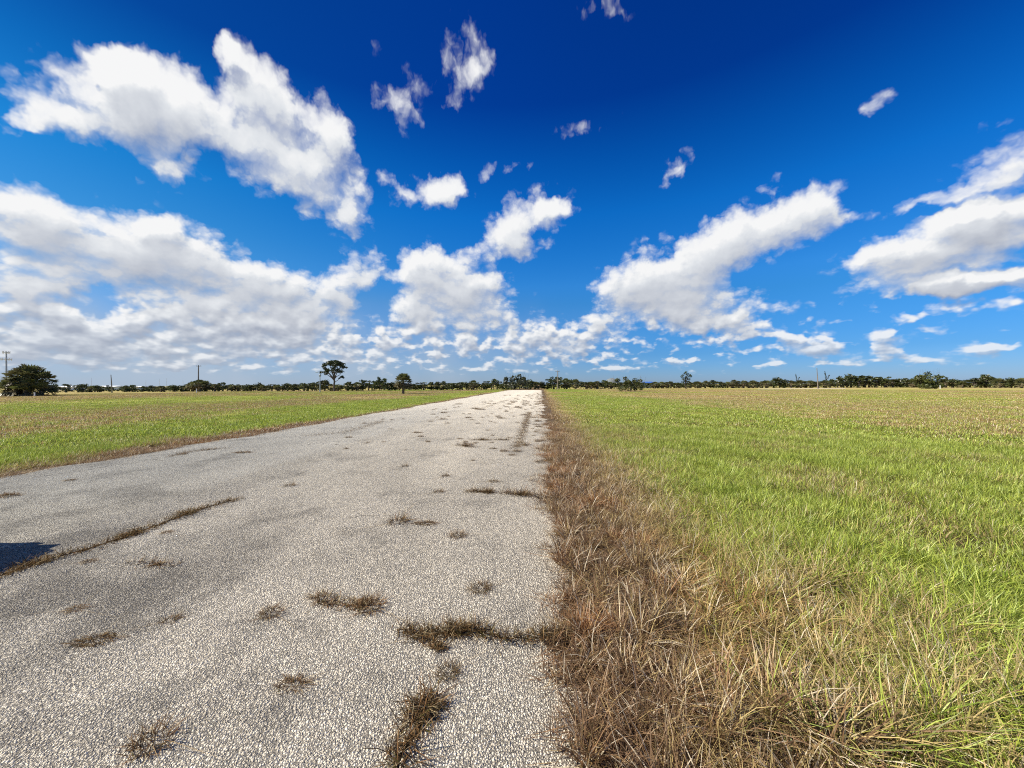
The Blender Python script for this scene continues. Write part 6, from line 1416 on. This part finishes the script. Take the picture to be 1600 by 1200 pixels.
def build_car(M):
    """parked wagon to the left, out of the picture; its roof throws the shadow on the road"""
    t = empty('parked_car', CAR, R(CAR_RZ))        # nose along -y
    def loft(sections, name, mat, parent):
        mb = MB(); n = len(sections[0]); v = [p for s in sections for p in s]; f = []
        for i in range(len(sections) - 1):
            for k in range(n - 1): f.append((i * n + k, i * n + k + 1, (i + 1) * n + k + 1, (i + 1) * n + k))
        f.append(tuple(range(n))); f.append(tuple(range((len(sections) - 1) * n, len(sections) * n))[::-1])
        return mb.add(v, f).build(name, mat, parent, smooth=False)
    def sec(y, w, z0, z1, wt):
        return [(-w * .92, y, z0), (-w, y, z0 + .18), (-w, y, z0 + .45), (-w * .985, y, z1 - .10), (-wt, y, z1), (0, y, z1 + .03), (wt, y, z1), (w * .985, y, z1 - .10), (w, y, z0 + .45), (w, y, z0 + .18), (w * .92, y, z0)]
    body = loft([sec(-2.25, .70, .35, .72, .55), sec(-2.15, .84, .30, .88, .70), sec(-1.2, .91, .26, 1.02, .82), sec(-.9, .92, .26, 1.06, .86), sec(1.9, .92, .26, 1.06, .87), sec(2.18, .90, .30, 1.04, .86), sec(2.25, .86, .40, .95, .82)], 'body', M['car_paint'], t)
    def cab(y, w, z0, z1, wt): return [(-w, y, z0), (-w * .97, y, z0 + .25), (-wt, y, z1 - .08), (-wt * .88, y, z1), (0, y, z1 + .04), (wt * .88, y, z1), (wt, y, z1 - .08), (w * .97, y, z0 + .25), (w, y, z0)]
    loft([cab(-1.15, .80, 1.0, 1.10, .74), cab(-.45, .84, 1.04, 1.58, .70), cab(.1, .86, 1.04, 1.68, .72), cab(1.5, .86, 1.04, 1.67, .72), cab(2.0, .84, 1.04, 1.58, .68), cab(2.2, .84, 1.02, 1.12, .78)], 'roof', M['car_paint'], t)
    for sx in (-1, 1):
        for y0, y1 in ((-.42, .45), (.55, 1.25), (1.35, 1.85)):
            MB().add([(sx * .862, y0, 1.12), (sx * .862, y1, 1.12), (sx * .742, y1 - .04, 1.54), (sx * .742, y0 + .12, 1.54), (sx * .852, y0, 1.12), (sx * .852, y1, 1.12), (sx * .732, y1 - .04, 1.54), (sx * .732, y0 + .12, 1.54)], [(0, 1, 2, 3), (7, 6, 5, 4), (0, 4, 5, 1), (1, 5, 6, 2), (2, 6, 7, 3), (3, 7, 4, 0)]).build('window', M['glass'], t)
        for y in (-1.4, 1.35):
            w = MB().tube([(sx * .72, y, .34), (sx * .93, y, .34)], [.34, .34], 24).build('wheel', M['tyre'], t); MB().tube([(sx * .935, y, .34), (sx * .95, y, .34)], [.20, .18], 20).build('rim', M['pole_grey'], w)
        MB().box(sx * .62, -2.2, .70, .34, .10, .14, .03).build('headlight', M['white'], t); MB().box(sx * .80, 2.24, .88, .16, .06, .32, .02).build('tail_light', M['tail'], t); MB().box(sx * 1.0, -.62, 1.12, .16, .10, .13, .03).build('mirror', M['car_paint'], t)
    MB().box(0, -2.27, .42, 1.4, .12, .16, .04).build('bumper', M['tyre'], t)
    tag(t, 'dark wagon parked on the road beside the camera, roof shadow on the pavement', 'car')

# ------------------------------------------------------------------ build
zg = zone_group()
M = {'soil': ground_material(zg), 'grass': grass_material(zg), 'road': road_material(), 'weed': weed_material(),
     'sand': simple_mat('pale_sand', (.62, .54, .42), .95), 'palm_bark': simple_mat('palm_bark', (.16, .13, .10), .9, .3, 8.0), 'bark': simple_mat('bark', (.11, .09, .075), .9, .3, 6.0),
     'dead_wood': simple_mat('dead_wood', (.34, .30, .26), .9, .3, 5.0),
     'palm_leaf': foliage_material('palm_leaf', rgb(.17, .135, .075), rgb(.115, .14, .045)), 'leaf_dark': foliage_material('leaf_dark', rgb(.028, .038, .014), rgb(.105, .12, .038)),
     'leaf_mid': foliage_material('leaf_mid', rgb(.035, .05, .018), rgb(.10, .12, .035)), 'leaf_olive': foliage_material('leaf_olive', rgb(.045, .055, .018), rgb(.13, .15, .04)),
     'leaf_grey': foliage_material('leaf_grey', rgb(.05, .06, .035), rgb(.13, .145, .085)), 'pine_leaf': foliage_material('pine_leaf', rgb(.028, .045, .02), rgb(.075, .095, .035)),
     'pole_wood': simple_mat('weathered_pole', (.20, .17, .14), .9, .25, 4.0), 'pole_grey': simple_mat('galvanised_steel', (.33, .36, .40), .5, .1, 3.0, .5, .3), 'mast': simple_mat('pale_aluminium', (.55, .58, .62), .5, .05),
     'white': simple_mat('white_paint', (.80, .80, .78), .6, .05), 'wall_white': simple_mat('white_metal_wall', (.78, .78, .75), .7, .06, .5), 'wall_blue': simple_mat('blue_metal_wall', (.05, .12, .36), .6, .1),
     'roof_white': simple_mat('white_metal_roof', (.82, .82, .80), .5, .05), 'roof_blue': simple_mat('blue_metal_roof', (.04, .12, .40), .5, .1), 'door': simple_mat('door_paint', (.25, .27, .30), .6), 'glass': simple_mat('dark_glass', (.03, .035, .04), .1, .1, 1.0, .6),
     'mound': simple_mat('hazed_earth', (.16, .18, .19), .95, .12, .05), 'car_paint': simple_mat('dark_paint', (.03, .035, .05), .25, .05, 1.0, .6), 'tyre': simple_mat('tyre_rubber', (.02, .02, .02), .8), 'tail': simple_mat('red_lens', (.35, .02, .02), .3)}  # mound: distance haze put into its grey base colour
build_world(); build_camera(); build_sun(); settings()
build_ground(M); build_grass(M); build_weeds(M); build_trees(M); build_poles(M); build_buildings(M); build_car(M)
